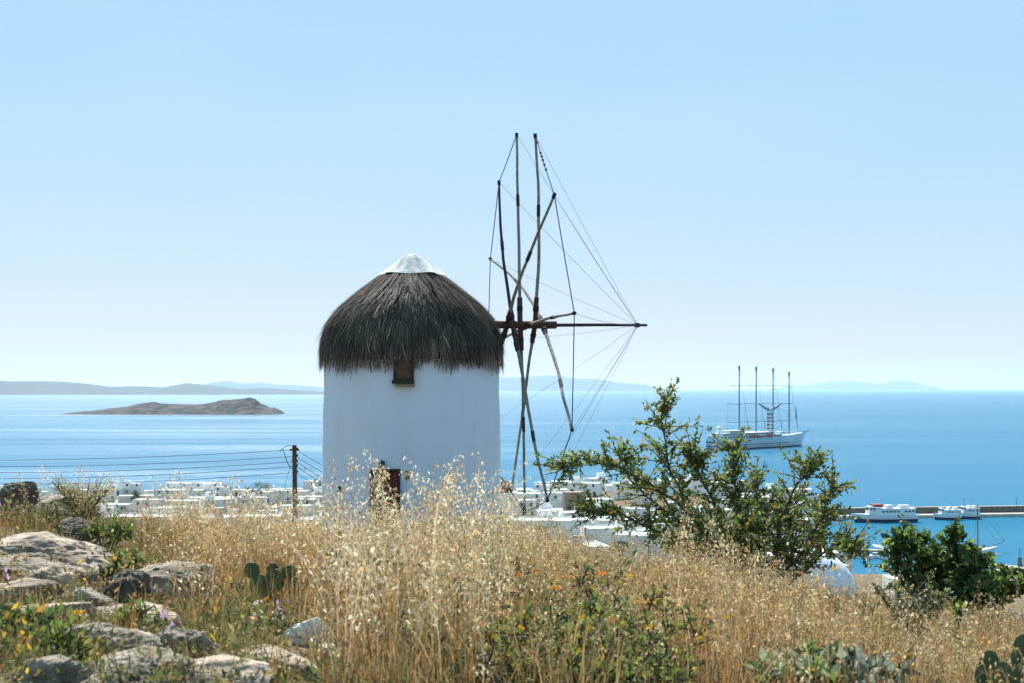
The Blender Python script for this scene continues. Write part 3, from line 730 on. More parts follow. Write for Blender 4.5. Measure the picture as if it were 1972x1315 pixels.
for a, b in (((1.1, 0, 14.8), (9.8, 0, 4.2)), ((1.1, 0, 12), (8, 0, 3.4)), ((1.1, 0, 14.8), (.8, 1.7, 1.7)), ((1.1, 0, 14.8), (.8, -1.7, 1.7)), ((-4.9, 0, 12.4), (1.1, 0, 14.8)), ((-4.9, 0, 12.4), (-5.2, 1.6, 1.6)), ((-4.9, 0, 12.4), (-5.2, -1.6, 1.6)), ((10, 0, 4.2), (9.3, .5, 5.6))):
    MB().tube([a, b], .03, 4).build('stay', rope_dark, scn)
MB().tube([(9.0, .1, .9), (13.4, 0, -.3)], .03, 4).build('anchor_chain', rope_dark, scn)
# right-hand stone jetty with bollard post and boat
ja = P(1900, 1092, 398); jb = P(2020, 1108, 383); dj = jb - ja
jt = tag(MB().box((0, 0, .1), (dj.length + 8, 4, 1.7)).build('stone_jetty', concrete, bevel=.05), kind='structure'); jt.location = ((ja.x + jb.x) / 2, (ja.y + jb.y) / 2, 0); jt.rotation_euler = (0, 0, math.atan2(dj.y, dj.x))
q = P(1935, 1105, 383); motorboat((q.x, q.y, 0), R(160), 6.5, 'dark covered boat alongside the right-hand stone jetty', canvas_blue)
q = P(1964, 1098, 392); bo = empty('harbour_beacon', (q.x, q.y, .9), 0, 'stubby brown beacon post on the right-hand stone jetty', 'beacon')
MB().lathe([(.75, 0), (.6, 1.2), (.5, 2.3), (.5, 2.5), (.1, 2.6)], 10).build('pedestal', mole_stone, bo); MB().tube([(0, 0, 2.5), (0, 0, 5.0)], .09, 6).build('post', iron, bo)

# ------------------------------------------------------------------ four-masted sail cruise ship
s0 = P(1372, 866, EYE * FPX / (866 - CY)); s1 = P(1541, 857.5, EYE * FPX / (857.5 - CY)); dv = s1 - s0; LS = dv.length; ang_ = math.atan2(dv.y, dv.x)
shp = empty('cruise_ship', (s0.x, s0.y, 0), ang_, 'white four-masted sail cruise ship riding on the blue bay', 'ship')
hm_ = hull_mesh(LS, 16, 8.4, sheer=.42, sternw=.86, n=30, rake=.075)
hm_.v = [(x + LS / 2, y, z) for x, y, z in hm_.v]
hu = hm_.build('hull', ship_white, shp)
bt = hull_mesh(LS * 1.002, 15.6, 1.0, sheer=.2, sternw=.84, n=30, rake=.01); bt.v = [(x + LS / 2, y, z) for x, y, z in bt.v]; bt.build('waterline_band', hull_blue, shp)
# dark sheer stripe and portholes
for syd in (-1, 1):
    st = MB()
    for i in range(22):
        u0, u1 = .34 + i * .026, .34 + (i + 1) * .026
    for i in range(26):
        u = .10 + i * .028; b_ = 8.0 * (1 - max(0, (u - .45) / .55) ** 2.4) * (.86 + .14 * sm(u / .35))
        MB().box((u * LS, syd * (b_ * .93 + .05), 3.9), (.9, .25, .7)).build('porthole', dark_glass, hu)
decks = [(.02, .70, 8.6, 11.2, 14.4), (.05, .62, 11.2, 13.2, 13.2), (.14, .30, 13.2, 15.2, 10)]
dk = []
for i, (u0, u1, z0, z1, wd_) in enumerate(decks):
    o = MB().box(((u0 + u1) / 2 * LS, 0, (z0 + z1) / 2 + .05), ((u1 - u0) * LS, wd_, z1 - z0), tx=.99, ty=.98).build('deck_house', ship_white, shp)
    MB().box(((u0 + u1) / 2 * LS, 0, z1 + .16), ((u1 - u0) * LS + 2.5, wd_ + 1.2, .22)).build('deck_edge', hull_white, o)
    for syd in (-1, 1):
        for k in range(int((u1 - u0) * LS / 3.6)):
            MB().box((u0 * LS + 2.2 + k * 3.6, syd * (wd_ / 2 + .02), (z0 + z1) / 2 + .15), (2.2, .3, 1.15)).build('window', dark_glass, o)
for k, z in enumerate((3.2, 6.2)):      # open stern decks
    for i in range(5): MB().box((-.12 + .35 * k * 0, -5.2 + i * 2.6, z), (.5, 1.7, 1.4)).build('stern_window', dark_glass, hu)
MB().box((.74 * LS, 0, 12.3), (.09 * LS, 11, 1.9), tx=.8).build('bridge', ship_white, shp)
MB().box((.785 * LS, 0, 12.6), (.3, 9.2, .8)).build('windscreen', dark_glass, shp)
do = MB().ball((.075 * LS, 0, 16.6), 2.6, 16).build('satellite_dome', hull_white, shp, smooth=True)
MB().tube([(.075 * LS, 0, 13), (.075 * LS, 0, 15)], .8, 8).build('pedestal', ship_white, do)
for u, syd, cm in ((.36, -1, orange_paint), (.44, -1, orange_paint), (.55, -1, orange_paint), (.36, 1, orange_paint), (.44, 1, orange_paint), (.55, 1, orange_paint)):
    lb = hull_mesh(7.5, 2.6, 1.4, n=8, sheer=.2); lb.v = [(x + u * LS, y + syd * 8.2, z + 9.6) for x, y, z in lb.v]
    o = lb.build('lifeboat', cm, shp); MB().box((u * LS, syd * 8.2, 11.3), (5.6, 2.2, .8), tx=.8, ty=.6).build('canopy', orange_paint if u != .44 else hull_white, o)
for k, u in enumerate((.29, .48, .675, .865)):
    zt = (68.5, 68, 67, 64)[k]; x = u * LS
    ms = MB().tube([(x, 0, 8), (x, 0, 40), (x, 0, zt)], [.75, .6, .42], 10).build('mast', mast_grey, shp)
    MB().tube([(x, 0, zt - 3.6), (x, 0, zt)], .85, 8).build('masthead', mast_grey, ms)
    for z, fw, af in ((52, 4, 13), (37, 5, 16), (22, 5, 17)):
        MB().tube([(x - af, 0, z + .2), (x, 0, z - .2), (x + fw, 0, z + .1)], .24, 6).build('spar', mast_grey, ms)
    MB().tube([(x + 1, 0, zt - 4), (x + 13.5, 0, 13)], .09, 4).build('forestay', rope_dark, ms)
    MB().tube([(x + 11.0, 0, 24), (x + 12.8, 0, 16)], [.15, .55], 6).build('furled_jib', mast_grey, ms)
    MB().tube([(x - 16, 0, 37), (x - 17, 0, 15)], .06, 4).build('topping_lift', rope_dark, ms)
x = .86 * LS
rd = MB(); 
for z in (26, 28.5, 31): rd.box((x, 0, z), (3.2, 3.2, .25))
rd.build('radar_platform', mast_grey, shp)
MB().add([(x + 10, -.1, 24), (x + 11.2, -.1, 35), (x + 13, -.1, 23.5), (x + 10, .1, 24), (x + 11.2, .1, 35), (x + 13, .1, 23.5)], [(0, 1, 2), (5, 4, 3), (0, 3, 4, 1), (1, 4, 5, 2), (2, 5, 3, 0)]).build('jib_bag', mast_grey, shp)
# Y-shaped funnel
x = .64 * LS
fu = MB().box((x, 0, 22), (5.4, 5.4, 20), tx=.72, ty=.72).build('funnel', ship_white, shp)
for z in (16, 19, 22, 25, 28): MB().box((x, -2.6 + (z - 12) * .036, z), (3.0, .5, 1.4)).build('grille', dark_glass, fu); 
for z in (16, 19, 22, 25, 28): MB().box((x - 2.6 + (z - 12) * .036, 0, z), (.5, 3.0, 1.4)).build('grille', dark_glass, fu)
for sg in (-1, 1):
    MB().tube([(x, 0, 31.2), (x + sg * 4.5, sg * -2.5, 33.5), (x + sg * 9.2, sg * -5.0, 37.0)], [1.5, 1.15, .55], 8).build('funnel_wing', mast_grey, fu)
# rails and bowsprit
rl = MB()
for syd in (-1, 1):
    for z in (14.3,): rl.tube([(.06 * LS, syd * 6.5, z), (.6 * LS, syd * 6.5, z)], .08, 4)
    rl.tube([(.62 * LS, syd * 6.2, 13.0), (.8 * LS, syd * 4.5, 12.6), (.96 * LS, syd * 1.2, 13.2)], .08, 4)
tag(rl.build('railing', hull_white, shp), kind='stuff')
MB().tube([(LS * 1.02, 0, 11.6), (LS * 1.13, 0, 13.6)], [.5, .25], 6).build('bowsprit', mast_grey, shp)
# tenders at the stern
for px, py, lb in ((1364, 866, 'dark tender boat close under the stern of the cruise ship'), (1341, 866, 'tiny dark boat to the left of the cruise ship')):
    q = P(px, py, EYE * FPX / (py - CY)); e_ = empty('tender_boat', (q.x, q.y, 0), R(20), lb, 'boat', 'tenders by the cruise ship')
    k = .7 if px < 1350 else 1.0
    hull_mesh(7 * k, 2.6 * k, 1.2 * k, n=8).build('hull', iron, e_); MB().box((-.5, 0, 1.7 * k), (2.6 * k, 1.8 * k, 1.1 * k), tx=.8).build('cabin', iron, e_)

# ------------------------------------------------------------------ utility pole and wires
UY = 76; up = P(567, 856, UY); ug = ground(up.x, UY)
ut = empty('utility_pole', (up.x, UY, ug - .3), 0, 'weathered brown wooden utility pole left of the windmill', 'pole')
hu_ = up.z - ug + .3
MB().tube([(0, 0, 0), (.03, 0, hu_ * .5), (0, 0, hu_)], [.15, .13, .115], 10).build('pole', util_wood, ut)
MB().box((0, 0, hu_ - .25), (.5, .12, .10)).build('cross_arm', util_wood, ut)
attach = [(865, 881), (878, 891), (888, 901), (897, 912), (909, 919)]
for i, (py, pl) in enumerate(attach):
    MB().tube([(.16, -.05, up.z - ug + .3 - (py - 856) / FPX * UY), (.16, -.05, up.z - ug + .42 - (py - 856) / FPX * UY)], .045, 6).build('insulator', iron, ut)
for i, (py, pl) in enumerate(attach):
    a = P(566, py, UY); c_ = P(0, pl, 84); b_ = P(-330, pl - 1, 90)
    pts = [a]
    for k in range(1, 25):
        f_ = k / 24; q = a.lerp(b_, f_); q.z -= (.75 + .1 * i) * 4 * f_ * (1 - f_) * .45; pts.append(q)
    tag(MB().tube(pts, .014, 4).build('overhead_wire', rope_dark), f'{ORD[i]} wire from the top, running left from the wooden utility pole', 'wire', 'wires left of the utility pole')
    c2 = P(790, 945 + (py - 865) * .7 + i * 6, 92); pts = [P(568, py - 2, UY)]
    a = pts[0]
    for k in range(1, 17):
        f_ = k / 16; q = a.lerp(c2, f_); q.z -= .55 * 4 * f_ * (1 - f_); pts.append(q)
    tag(MB().tube(pts, .013, 4).build('overhead_wire', rope_dark), f'{ORD[i]} wire from the top, between utility pole and windmill', 'wire', 'wires right of the utility pole')
MB().tube(sag(Vector((-.1, 0, hu_ - .05)), Vector((-.75, -.2, hu_ - .35)), -.15, 8), .02, 5).build('jumper_cable', iron, ut)
MB().tube(sag(Vector((-.6, 0, hu_ - .25)), Vector((-.05, 0, hu_ - 1.3)), .25, 8), .02, 5).build('jumper_cable', iron, ut)
MB().tube([(0, 0, hu_ - .3), (-.9, -.3, hu_ * .35)], .012, 4).build('guy_wire', iron, ut)

# ------------------------------------------------------------------ boulders and stones of the foreground
def rock(px, py, wpx, hpx, mat, label, seed, Y=None, flat=1.0, dpt=.8, name='boulder', grp='rocks on the hillside', rz=None, base=None):
    """px,py: middle of the rock in the picture; the distance comes from where the ground lies"""
    if Y is None:
        lo_, hi_ = 4.0, 26.0; s_ = (py + hpx * .42 - CY) / FPX
        for i in range(50):
            Y = (lo_ + hi_) / 2; X = (px - CX) / FPX * Y
            if EYE - s_ * Y > ground(X, Y): lo_ = Y
            else: hi_ = Y
    X = (px - CX) / FPX * Y; wx = wpx * 1.38 / FPX * Y; hz_ = hpx * 1.45 / FPX * Y
    bm = bmesh.new(); bmesh.ops.create_icosphere(bm, subdivisions=5, radius=1.0)
    rk = random.Random(int(seed * 77)); pls = []
    for i_ in range(16):
        n_ = Vector((rk.gauss(0, 1), rk.gauss(0, 1), rk.gauss(.1, .9))).normalized(); pls.append((n_, rk.uniform(.62, .98)))
    for v in bm.verts:
        u_ = v.co.normalized(); fr_ = min([1.2] + [d_ / max(u_.dot(n_), 1e-3) for n_, d_ in pls if u_.dot(n_) > .2])
        p = v.co * fr_; q = v.co * 1.3 + Vector((seed * 3.7, seed * 1.3, seed))
        rdg = lambda u: 1 - 2 * abs(mnoise.noise(u))
        ql = Vector((q.x, q.y, q.z * 1.5))
        d = 1.05 + .16 * mnoise.noise(q) + .08 * rdg(ql * 1.4) + .06 * rdg(q * 2.9) + .045 * rdg(q * 6.1) + .025 * mnoise.noise(q * 15) - .06
        p = p * d
        if p.z > .6: p.z = .6 + (p.z - .6) * .7
        v.co = Vector((p.x * wx * .5, p.y * wx * .5 * dpt, p.z * hz_ * .62))
    me = bpy.data.meshes.new(name); bm.to_mesh(me); bm.free()
    me.polygons.foreach_set('use_smooth', [False] * len(me.polygons))
    o = link(name, me, mat); o.location = (X, Y + wx * dpt * .2, EYE + (CY - py) / FPX * Y - hz_ * .16)
    o.rotation_euler = (rnd.uniform(-.1, .1), rnd.uniform(-.12, .12), rnd.uniform(-.5, .5) if rz is None else rz)
    return tag(o, label, 'rock', grp)
RK = [
 (30, 958, 76, 44, rock_d, 'dark rounded boulder on the skyline at the far left edge', 15.5),
 (95, 985, 150, 40, rock_b, 'low grey slab just below the dark skyline boulder', 14.2),
 (138, 1028, 92, 50, rock_d, 'dark round-topped boulder above the cracked beige slab', 12.8),
 (50, 1070, 200, 62, rock_a, 'long cracked beige slab at the left edge', 11.4),
 (35, 1102, 130, 56, rock_b, 'grey boulder below the long cracked slab', 10.4),
 (20, 1152, 150, 48, rock_a, 'sunlit beige rock at the left edge above yellow flowers', 9.4),
 (118, 1122, 95, 48, rock_b, 'mid-sized grey rock right of the grey boulder', 10.0),
 (305, 1132, 190, 84, rock_b, 'long brown-grey rock sloping down into the dry grass', 10.6),
 (228, 1145, 80, 70, rock_d, 'dark rock face left of the sloping brown-grey rock', 9.9),
 (215, 1196, 150, 40, rock_a, 'pale flat slab beneath the dark rock face', 8.7),
 (140, 1228, 110, 44, rock_b, 'grey stone left of the pale flat slab', 8.2),
 (335, 1246, 110, 70, rock_b, 'blocky grey rock right of the small green weed', 7.9),
 (420, 1314, 180, 46, rock_a, 'broad pale slab at the bottom edge of the picture', 7.1),
 (265, 1296, 170, 60, rock_b, 'grey rough rock at the bottom edge beside the broad slab', 7.0),
 (525, 1280, 120, 38, rock_a, 'flat beige slab right of the blocky grey rock', 7.5),
 (445, 1272, 70, 34, rock_b, 'small grey stone between the flat slab and broad slab', 7.4),
 (90, 1300, 120, 46, rock_b, 'grey stone under the yellow flowers at the bottom left', 6.9),
 (165, 1088, 130, 56, rock_a, 'beige boulder wedged between cracked slab and sloping rock', 0),
 (75, 1126, 120, 50, rock_a, 'broad beige rock between the two left-edge boulders', 0),
 (175, 1168, 110, 46, rock_b, 'grey ledge above the pale flat slab', 0),
 (60, 1190, 130, 42, rock_a, 'low beige ledge just above the yellow flowers', 0),
 (205, 1258, 130, 52, rock_b, 'rough grey ledge below the pale flat slab', 0),
 (300, 1210, 90, 46, rock_a, 'beige block right of the pale flat slab', 0),
 (1905, 1192, 110, 30, rock_a, 'pale flat rock under the broad-leaved bush at the right', 13.2),
 (1820, 1206, 70, 24, rock_b, 'grey stone left of the pale flat rock at the right', 12.8),
 (1712, 1312, 90, 24, rock_b, 'grey stone at the bottom edge near the leafy weed', 7.3),
]
for i, r_ in enumerate(RK): rock(*r_[:6], i + 1.0)
for i, (px, py, wq, hq, lb) in enumerate(((492, 1172, 34, 26, 'topmost whitewashed stone of the row below the cactus'), (505, 1192, 40, 24, 'second whitewashed stone of the row below the cactus'),
        (548, 1204, 30, 22, 'third whitewashed stone, left of the biggest one'), (592, 1218, 56, 48, 'biggest whitewashed stone of the row in the grass'),
        (612, 1243, 32, 24, 'whitewashed stone just below the biggest one'), (636, 1256, 40, 22, 'last whitewashed stone at the lower end of the row'))):
    rock(px, py, wq, hq, rock_w, lb, 40 + i, name='whitewashed_stone', grp='whitewashed stones in the grass')

# ------------------------------------------------------------------ vegetation tools (numpy)
class Leafy:
    def __init__(s): s.V = []; s.T = []; s.C = []; s.n = 0
    def add(s, V, T, C):
        V = np.asarray(V, float); T = np.asarray(T); s.V.append(V); s.T.append(T + s.n); s.C.append(np.asarray(C, float)); s.n += len(V)
    def arrays(s): return np.concatenate(s.V), np.concatenate(s.T), np.concatenate(s.C)
    def build(s, name, mat, parent=None):
        V, T, C = s.arrays(); return npmesh(name, V, T, mat, parent, C)

def ribbon(pts, w0, w1, side):
    n = len(pts); pts = np.asarray(pts); ws = np.linspace(w0, w1, n)[:, None]
    V = np.empty((2 * n, 3)); V[0::2] = pts - side * ws; V[1::2] = pts + side * ws
    i = np.arange(n - 1) * 2
    T = np.concatenate([np.stack([i, i + 1, i + 3], 1), np.stack([i, i + 3, i + 2], 1)])
    return V, T

DIA = np.array([[0, 1, 3], [0, 3, 2]])
def diamonds(p, d, length, width, rg, curl=.15):
    """leaf-shaped rhombs: base p, direction d (n,3)"""
    n = len(p); d = d / np.linalg.norm(d, axis=1, keepdims=True)
    rv_ = rg.normal(size=(n, 3)); sd = np.cross(d, rv_); sd /= np.linalg.norm(sd, axis=1, keepdims=True) + 1e-9
    nm = np.cross(d, sd); l_ = np.broadcast_to(length, (n,))[:, None]; w_ = np.broadcast_to(width, (n,))[:, None]
    a = p; m = p + d * l_ * .45 + nm * l_ * curl; t_ = p + d * l_
    V = np.stack([a, m - sd * w_ * .5, m + sd * w_ * .5, t_], 1).reshape(-1, 3)
    T = (np.arange(n)[:, None, None] * 4 + np.array([[0, 1, 2], [1, 3, 2]])).reshape(-1, 3)
    return V, T

def oat(rg, h, nsp, hue):
    """one wild-oat stalk in local space; hue picks its own dryness"""
    lf = Leafy(); lean = rg.normal(0, .10, 2); arch = rg.uniform(.05, .28); ad = rg.uniform(0, 2 * np.pi); adv = np.array([math.cos(ad), math.sin(ad)])
    f_ = np.linspace(0, 1, 7)
    pts = np.stack([lean[0] * h * f_ + adv[0] * arch * h * f_ ** 3.2, lean[1] * h * f_ + adv[1] * arch * h * f_ ** 3.2, h * (f_ - .10 * arch * f_ ** 4)], 1)
    sa = rg.uniform(0, 2 * np.pi); side = np.array([math.cos(sa), math.sin(sa), 0])
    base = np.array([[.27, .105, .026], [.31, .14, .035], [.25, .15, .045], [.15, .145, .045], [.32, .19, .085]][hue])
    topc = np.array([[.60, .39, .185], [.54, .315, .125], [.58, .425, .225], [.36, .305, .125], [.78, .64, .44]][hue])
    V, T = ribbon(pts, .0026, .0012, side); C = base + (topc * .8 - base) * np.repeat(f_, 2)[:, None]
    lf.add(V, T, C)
    for k in range(int(rg.integers(2, 5))):          # blades
        s0_ = rg.uniform(.0, .5); p0 = np.array([np.interp(s0_, f_, pts[:, j]) for j in range(3)]); a = rg.uniform(0, 2 * np.pi); L_ = rg.uniform(.18, .42) * (h + .2)
        g = np.linspace(0, 1, 4); el = rg.uniform(.7, 1.35); dr = rg.uniform(.3, 1.1)
        bp_ = p0 + np.stack([math.cos(a) * math.cos(el) * L_ * g, math.sin(a) * math.cos(el) * L_ * g, L_ * (math.sin(el) * g - dr * .5 * g ** 2)], 1)
        sd = np.array([-math.sin(a), math.cos(a), 0]); V, T = ribbon(bp_, .0045, .0006, sd)
        cb_ = base * rg.uniform(.7, 1.3); lf.add(V, T, np.tile(cb_, (len(V), 1)))
    if nsp:
        u = rg.uniform(.56, 1.0, nsp); q = np.stack([np.interp(u, f_, pts[:, j]) for j in range(3)], 1)
        a = rg.uniform(0, 2 * np.pi, nsp); rad = (.02 + .11 * (1.05 - u)) * rg.uniform(.4, 1.3, nsp) + .008; wind = adv * .035
        pe = q + np.stack([np.cos(a) * rad + wind[0], np.sin(a) * rad + wind[1], rad * rg.uniform(.1, .9, nsp)], 1)
        # pedicels
        sdv = np.tile(np.array([[.0014, 0, 0]]), (nsp, 1))
        V = np.stack([q - sdv, q + sdv, pe], 1).reshape(-1, 3); T = np.arange(nsp * 3).reshape(-1, 3)
        lf.add(V, T, np.tile(topc * .75, (nsp * 3, 1)))
        dd = np.stack([rg.normal(0, .35, nsp), rg.normal(0, .35, nsp), -np.ones(nsp) * rg.uniform(.3, 1.1, nsp)], 1)
        L_ = rg.uniform(.020, .036, nsp)
        cc = topc * rg.choice([.45, .7, .9, 1.1, 1.35], (nsp, 1))
        for rep in range(2):
            V, T = diamonds(pe, dd + rg.normal(0, .22, (nsp, 3)), L_, L_ * .30, rg, .12)
            lf.add(V, T, np.repeat(np.clip(cc, 0, .85), 4, 0))
    return lf.arrays()

def tuft(rg, col, n=9, h=.35):
    lf = Leafy()
    for k in range(n):
        a = rg.uniform(0, 2 * np.pi); L_ = h * rg.uniform(.5, 1.2); el = rg.uniform(.8, 1.5); g = np.linspace(0, 1, 4); dr = rg.uniform(.1, .8)
        p0 = np.array([rg.normal(0, .03), rg.normal(0, .03), 0])
        bp_ = p0 + np.stack([math.cos(a) * math.cos(el) * L_ * g, math.sin(a) * math.cos(el) * L_ * g, L_ * (math.sin(el) * g - dr * .4 * g ** 2)], 1)
        V, T = ribbon(bp_, .004, .0006, np.array([-math.sin(a), math.cos(a), 0])); lf.add(V, T, np.tile(col * rg.uniform(.6, 1.4), (len(V), 1)))
    return lf.arrays()

def scatter(temps, pos, pick, scale, rg, lf):
    ang = rg.uniform(0, 2 * np.pi, len(pos)); br = rg.uniform(.8, 1.18, len(pos))
    for k, (V, T, C) in enumerate(temps):
        ix = np.where(pick == k)[0]
        if not len(ix): continue
        c, s_ = np.cos(ang[ix])[:, None], np.sin(ang[ix])[:, None]; sc_ = scale[ix][:, None]
        X = (V[None, :, 0] * c - V[None, :, 1] * s_) * sc_ + pos[ix, 0][:, None]
        Y = (V[None, :, 0] * s_ + V[None, :, 1] * c) * sc_ + pos[ix, 1][:, None]
        Z = V[None, :, 2] * sc_ + pos[ix, 2][:, None]
        n = len(V)
        lf.add(np.stack([X, Y, Z], 2).reshape(-1, 3), (T[None] + (np.arange(len(ix)) * n)[:, None, None]).reshape(-1, 3), (C[None] * br[ix][:, None, None]).reshape(-1, 3))

# dry wild oats: one mass nobody could count
def edge_px(Y): return 250 + 90 * math.sin(Y * 1.3) * .4 + (16 - Y) * 16      # left limit of the field in the picture
def sow(n, Y0, Y1, power=1.0, xl=-40, xr=2012):
    out = []
    while len(out) < n:
        Y = math.sqrt(Y0 ** 2 + (Y1 ** 2 - Y0 ** 2) * rnd.random() ** power); px = rnd.uniform(xl, xr); X = (px - CX) / FPX * Y
        e_ = edge_px(Y); k = sm((px - e_ + 60) / 160)
        if px < e_ - 60: k = .05
        cl = mnoise.noise(Vector((X * .8, Y * .5, 7))) * .5 + .62
        if 1300 > px > 950 and Y < 8.4: k *= .75
        if 640 > px > 430 and Y < 9.3: k *= sm((px - 500 - (9.3 - Y) * 40) / 120) * .9 + .05
        if rnd.random() < k * min(1, max(.25, cl)): out.append((X, Y, ground(X, Y) - .01, px))
    return np.array(out)
temps = []
for h_i in range(30):
    temps.append(oat(nrg, nrg.uniform(.62, .95), int(nrg.integers(8, 24)), [0, 1, 2, 2, 3, 4][h_i % 6]))
lf = Leafy()
pos = np.concatenate([sow(8600, 5.6, 23), sow(1500, 20, 36, xl=1300)])
px = pos[:, 3]; Yp = pos[:, 1]
tall = np.interp(px, [0, 200, 330, 500, 640, 760, 900, 1000, 1150, 1300, 1500, 1700, 2000], [.55, .7, 1.0, .9, .95, 1.08, 1.1, 1.05, .92, .9, .88, .85, .8])
scl = tall * nrg.uniform(.55, 1.18, len(pos))
TX = [-50, 200, 300, 420, 560, 640, 750, 850, 930, 1000, 1100, 1200, 1300, 1400, 1500, 1640, 1800, 2020]
TY = [1010, 990, 955, 962, 960, 966, 978, 964, 964, 985, 1020, 1046, 1018, 1020, 1082, 1130, 1172, 1185]
patch = np.array([mnoise.noise(Vector((a * 1.1, b * .7, 2.0))) + .6 * mnoise.noise(Vector((a * 3.1, b * 2.1, 5.0))) for a, b in pos[:, :2]])
trow = np.interp(px, TX, TY) + 38 * patch + nrg.uniform(-8, 95, len(pos)) - nrg.uniform(20, 80, len(pos)) * (nrg.random(len(pos)) < .09)
cz = (px > 462) & (px < 592) & (Yp < 10.4); trow = np.where(cz, np.maximum(trow, 1128 + nrg.uniform(0, 60, len(pos))), trow)      # shorter grass before the prickly pear
gz = (px > 930) & (px < 1330) & (Yp < 8.2); trow = np.where(gz, np.maximum(trow, 1095 + nrg.uniform(0, 120, len(pos))), trow)
hmax = EYE + (CY - trow) / FPX * Yp - pos[:, 2]          # the sward thins and shortens towards the brow
scl = np.minimum(scl, hmax / .80); keep = scl > .25; pos, px, Yp, scl = pos[keep], px[keep], Yp[keep], scl[keep]
# drier, oranger stalks to the left and right; greener in the middle
hue_sel = nrg.integers(0, 30, len(pos))
mid_g = np.exp(-((px - 1100) / 200) ** 2) * .28
pz = np.where((px > 640) & (px < 1000) & (nrg.random(len(pos)) < .45))[0]; hue_sel[pz] = nrg.choice([5, 11, 17, 23, 29], len(pz))
green_ix = np.where(nrg.random(len(pos)) < mid_g)[0]
hue_sel[green_ix] = nrg.choice([4, 10, 16, 22, 28], len(green_ix))
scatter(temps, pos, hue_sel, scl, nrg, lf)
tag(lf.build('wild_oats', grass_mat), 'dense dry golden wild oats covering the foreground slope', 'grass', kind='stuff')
# undergrowth of short dry blades
lf = Leafy(); tt = [tuft(nrg, np.array(c), 10, .34) for c in ((.27, .135, .045), (.31, .18, .065), (.23, .15, .055), (.13, .14, .045), (.33, .22, .10), (.16, .09, .035))]
pos = sow(5200, 5.4, 22); scatter(tt, pos, nrg.integers(0, 6, len(pos)), nrg.uniform(.7, 1.5, len(pos)), nrg, lf)
# thin litter among the rocks on the left
extra = []
for i in range(1700):
    Y = rnd.uniform(5.8, 17); pxx = rnd.uniform(-30, 560); X = (pxx - CX) / FPX * Y; extra.append((X, Y, ground(X, Y), pxx))
extra = np.array(extra); scatter(tt, extra, nrg.choice([0, 2, 3, 3, 5], len(extra)), nrg.uniform(.3, .8, len(extra)), nrg, lf)
tag(lf.build('dry_undergrowth', grass_mat), 'short dry brown grass blades between the oat stalks', 'grass', kind='stuff')

# low weeds and creeping cover between the rocks
def sprig(rg, cols, n=26, h=.16):
    lf = Leafy(); p_ = rg.normal(0, .055, (n, 3)); p_[:, 2] = np.abs(rg.normal(0, .5, n)) * h; d_ = rg.normal(0, .6, (n, 3)); d_[:, 2] = rg.uniform(.1, 1.0, n)
    L_ = rg.uniform(.02, .055, n); V, T = diamonds(p_, d_, L_, L_ * .42, rg, .1); lf.add(V, T, np.repeat(np.array(cols)[rg.integers(0, len(cols), n)] * rg.uniform(.6, 1.3, (n, 1)), 4, 0)); return lf.arrays()
sg_ = [(.12, .16, .04), (.08, .11, .035), (.20, .20, .07), (.26, .17, .08), (.16, .12, .06)]
st_ = [sprig(nrg, sg_[i % 3:i % 3 + 3], 26, (.10, .16, .24)[i % 3]) for i in range(9)] + [sprig(nrg, [(.42, .26, .55), (.10, .13, .04), (.10, .13, .04)], 22, .2), sprig(nrg, [(.75, .45, .03), (.12, .15, .04), (.12, .15, .04), (.2, .18, .06)], 22, .2)]
cv = []
for i in range(1050):
    Y = rnd.uniform(5.6, 16); pxx = rnd.uniform(-30, 330 + (16 - Y) * 34); X = (pxx - CX) / FPX * Y
    if mnoise.noise(Vector((X * 1.6, Y * 1.1, 4))) > -.12: cv.append((X, Y, ground(X, Y) + rnd.uniform(0, .03)))
cv = np.array(cv); lf = Leafy(); scatter(st_, cv, nrg.choice(11, len(cv), p=[.102] * 9 + [.032, .05]), nrg.uniform(.5, 1.2, len(cv)), nrg, lf)
tag(lf.build('ground_cover', green_mat), 'low mixed weeds creeping between the rocks at the left', 'weeds', kind='stuff')

# tall oats standing out above the rest, against the wall and the sea
lf = Leafy(); tp = [oat(nrg, nrg.uniform(.95, 1.15), 34, [2, 4, 4][i % 3]) for i in range(9)]
hp = []
for pxx, py, Y in [(652, 885, 12), (712, 890, 11), (738, 915, 12), (762, 908, 11.5), (795, 895, 12), (815, 892, 10.5), (835, 900, 12), (850, 893, 11), (868, 910, 12), (905, 890, 11), (915, 900, 12.2), (935, 910, 11.5),
                   (952, 915, 12), (690, 915, 12.5), (670, 925, 12), (330, 925, 13), (318, 930, 14), (322, 940, 13), (300, 945, 13.5), (345, 945, 13), (470, 915, 14), (500, 925, 14), (430, 935, 13), (525, 940, 14),
                   (880, 920, 12), (860, 930, 12), (1005, 935, 13), (980, 930, 12), (1310, 960, 14), (1260, 1000, 13), (1390, 990, 13), (1420, 1030, 14), (1480, 1060, 13), (1720, 1080, 14), (160, 900, 13), (205, 900, 12.5), (75, 880, 12), (40, 905, 12.5), (590, 930, 14), (560, 945, 14), (275, 945, 14), (370, 935, 13.5), (395, 945, 14), (455, 945, 13), (540, 930, 13.5)]:
    for q in range(3):
        p_ = pxx + rnd.uniform(-9, 9); y_ = py + rnd.uniform(0, 26); X = (p_ - CX) / FPX * Y; g_ = ground(X, Y); hgt = EYE + (CY - y_) / FPX * Y - g_
        hp.append((X, Y, g_, hgt))
hp = np.array(hp); scatter(tp, hp, nrg.integers(0, 9, len(hp)), np.minimum(1.7, hp[:, 3] / .98), nrg, lf)
tag(lf.build('tall_oats', grass_mat), 'tallest pale oat heads rising in front of the white tower wall', 'grass', kind='stuff')

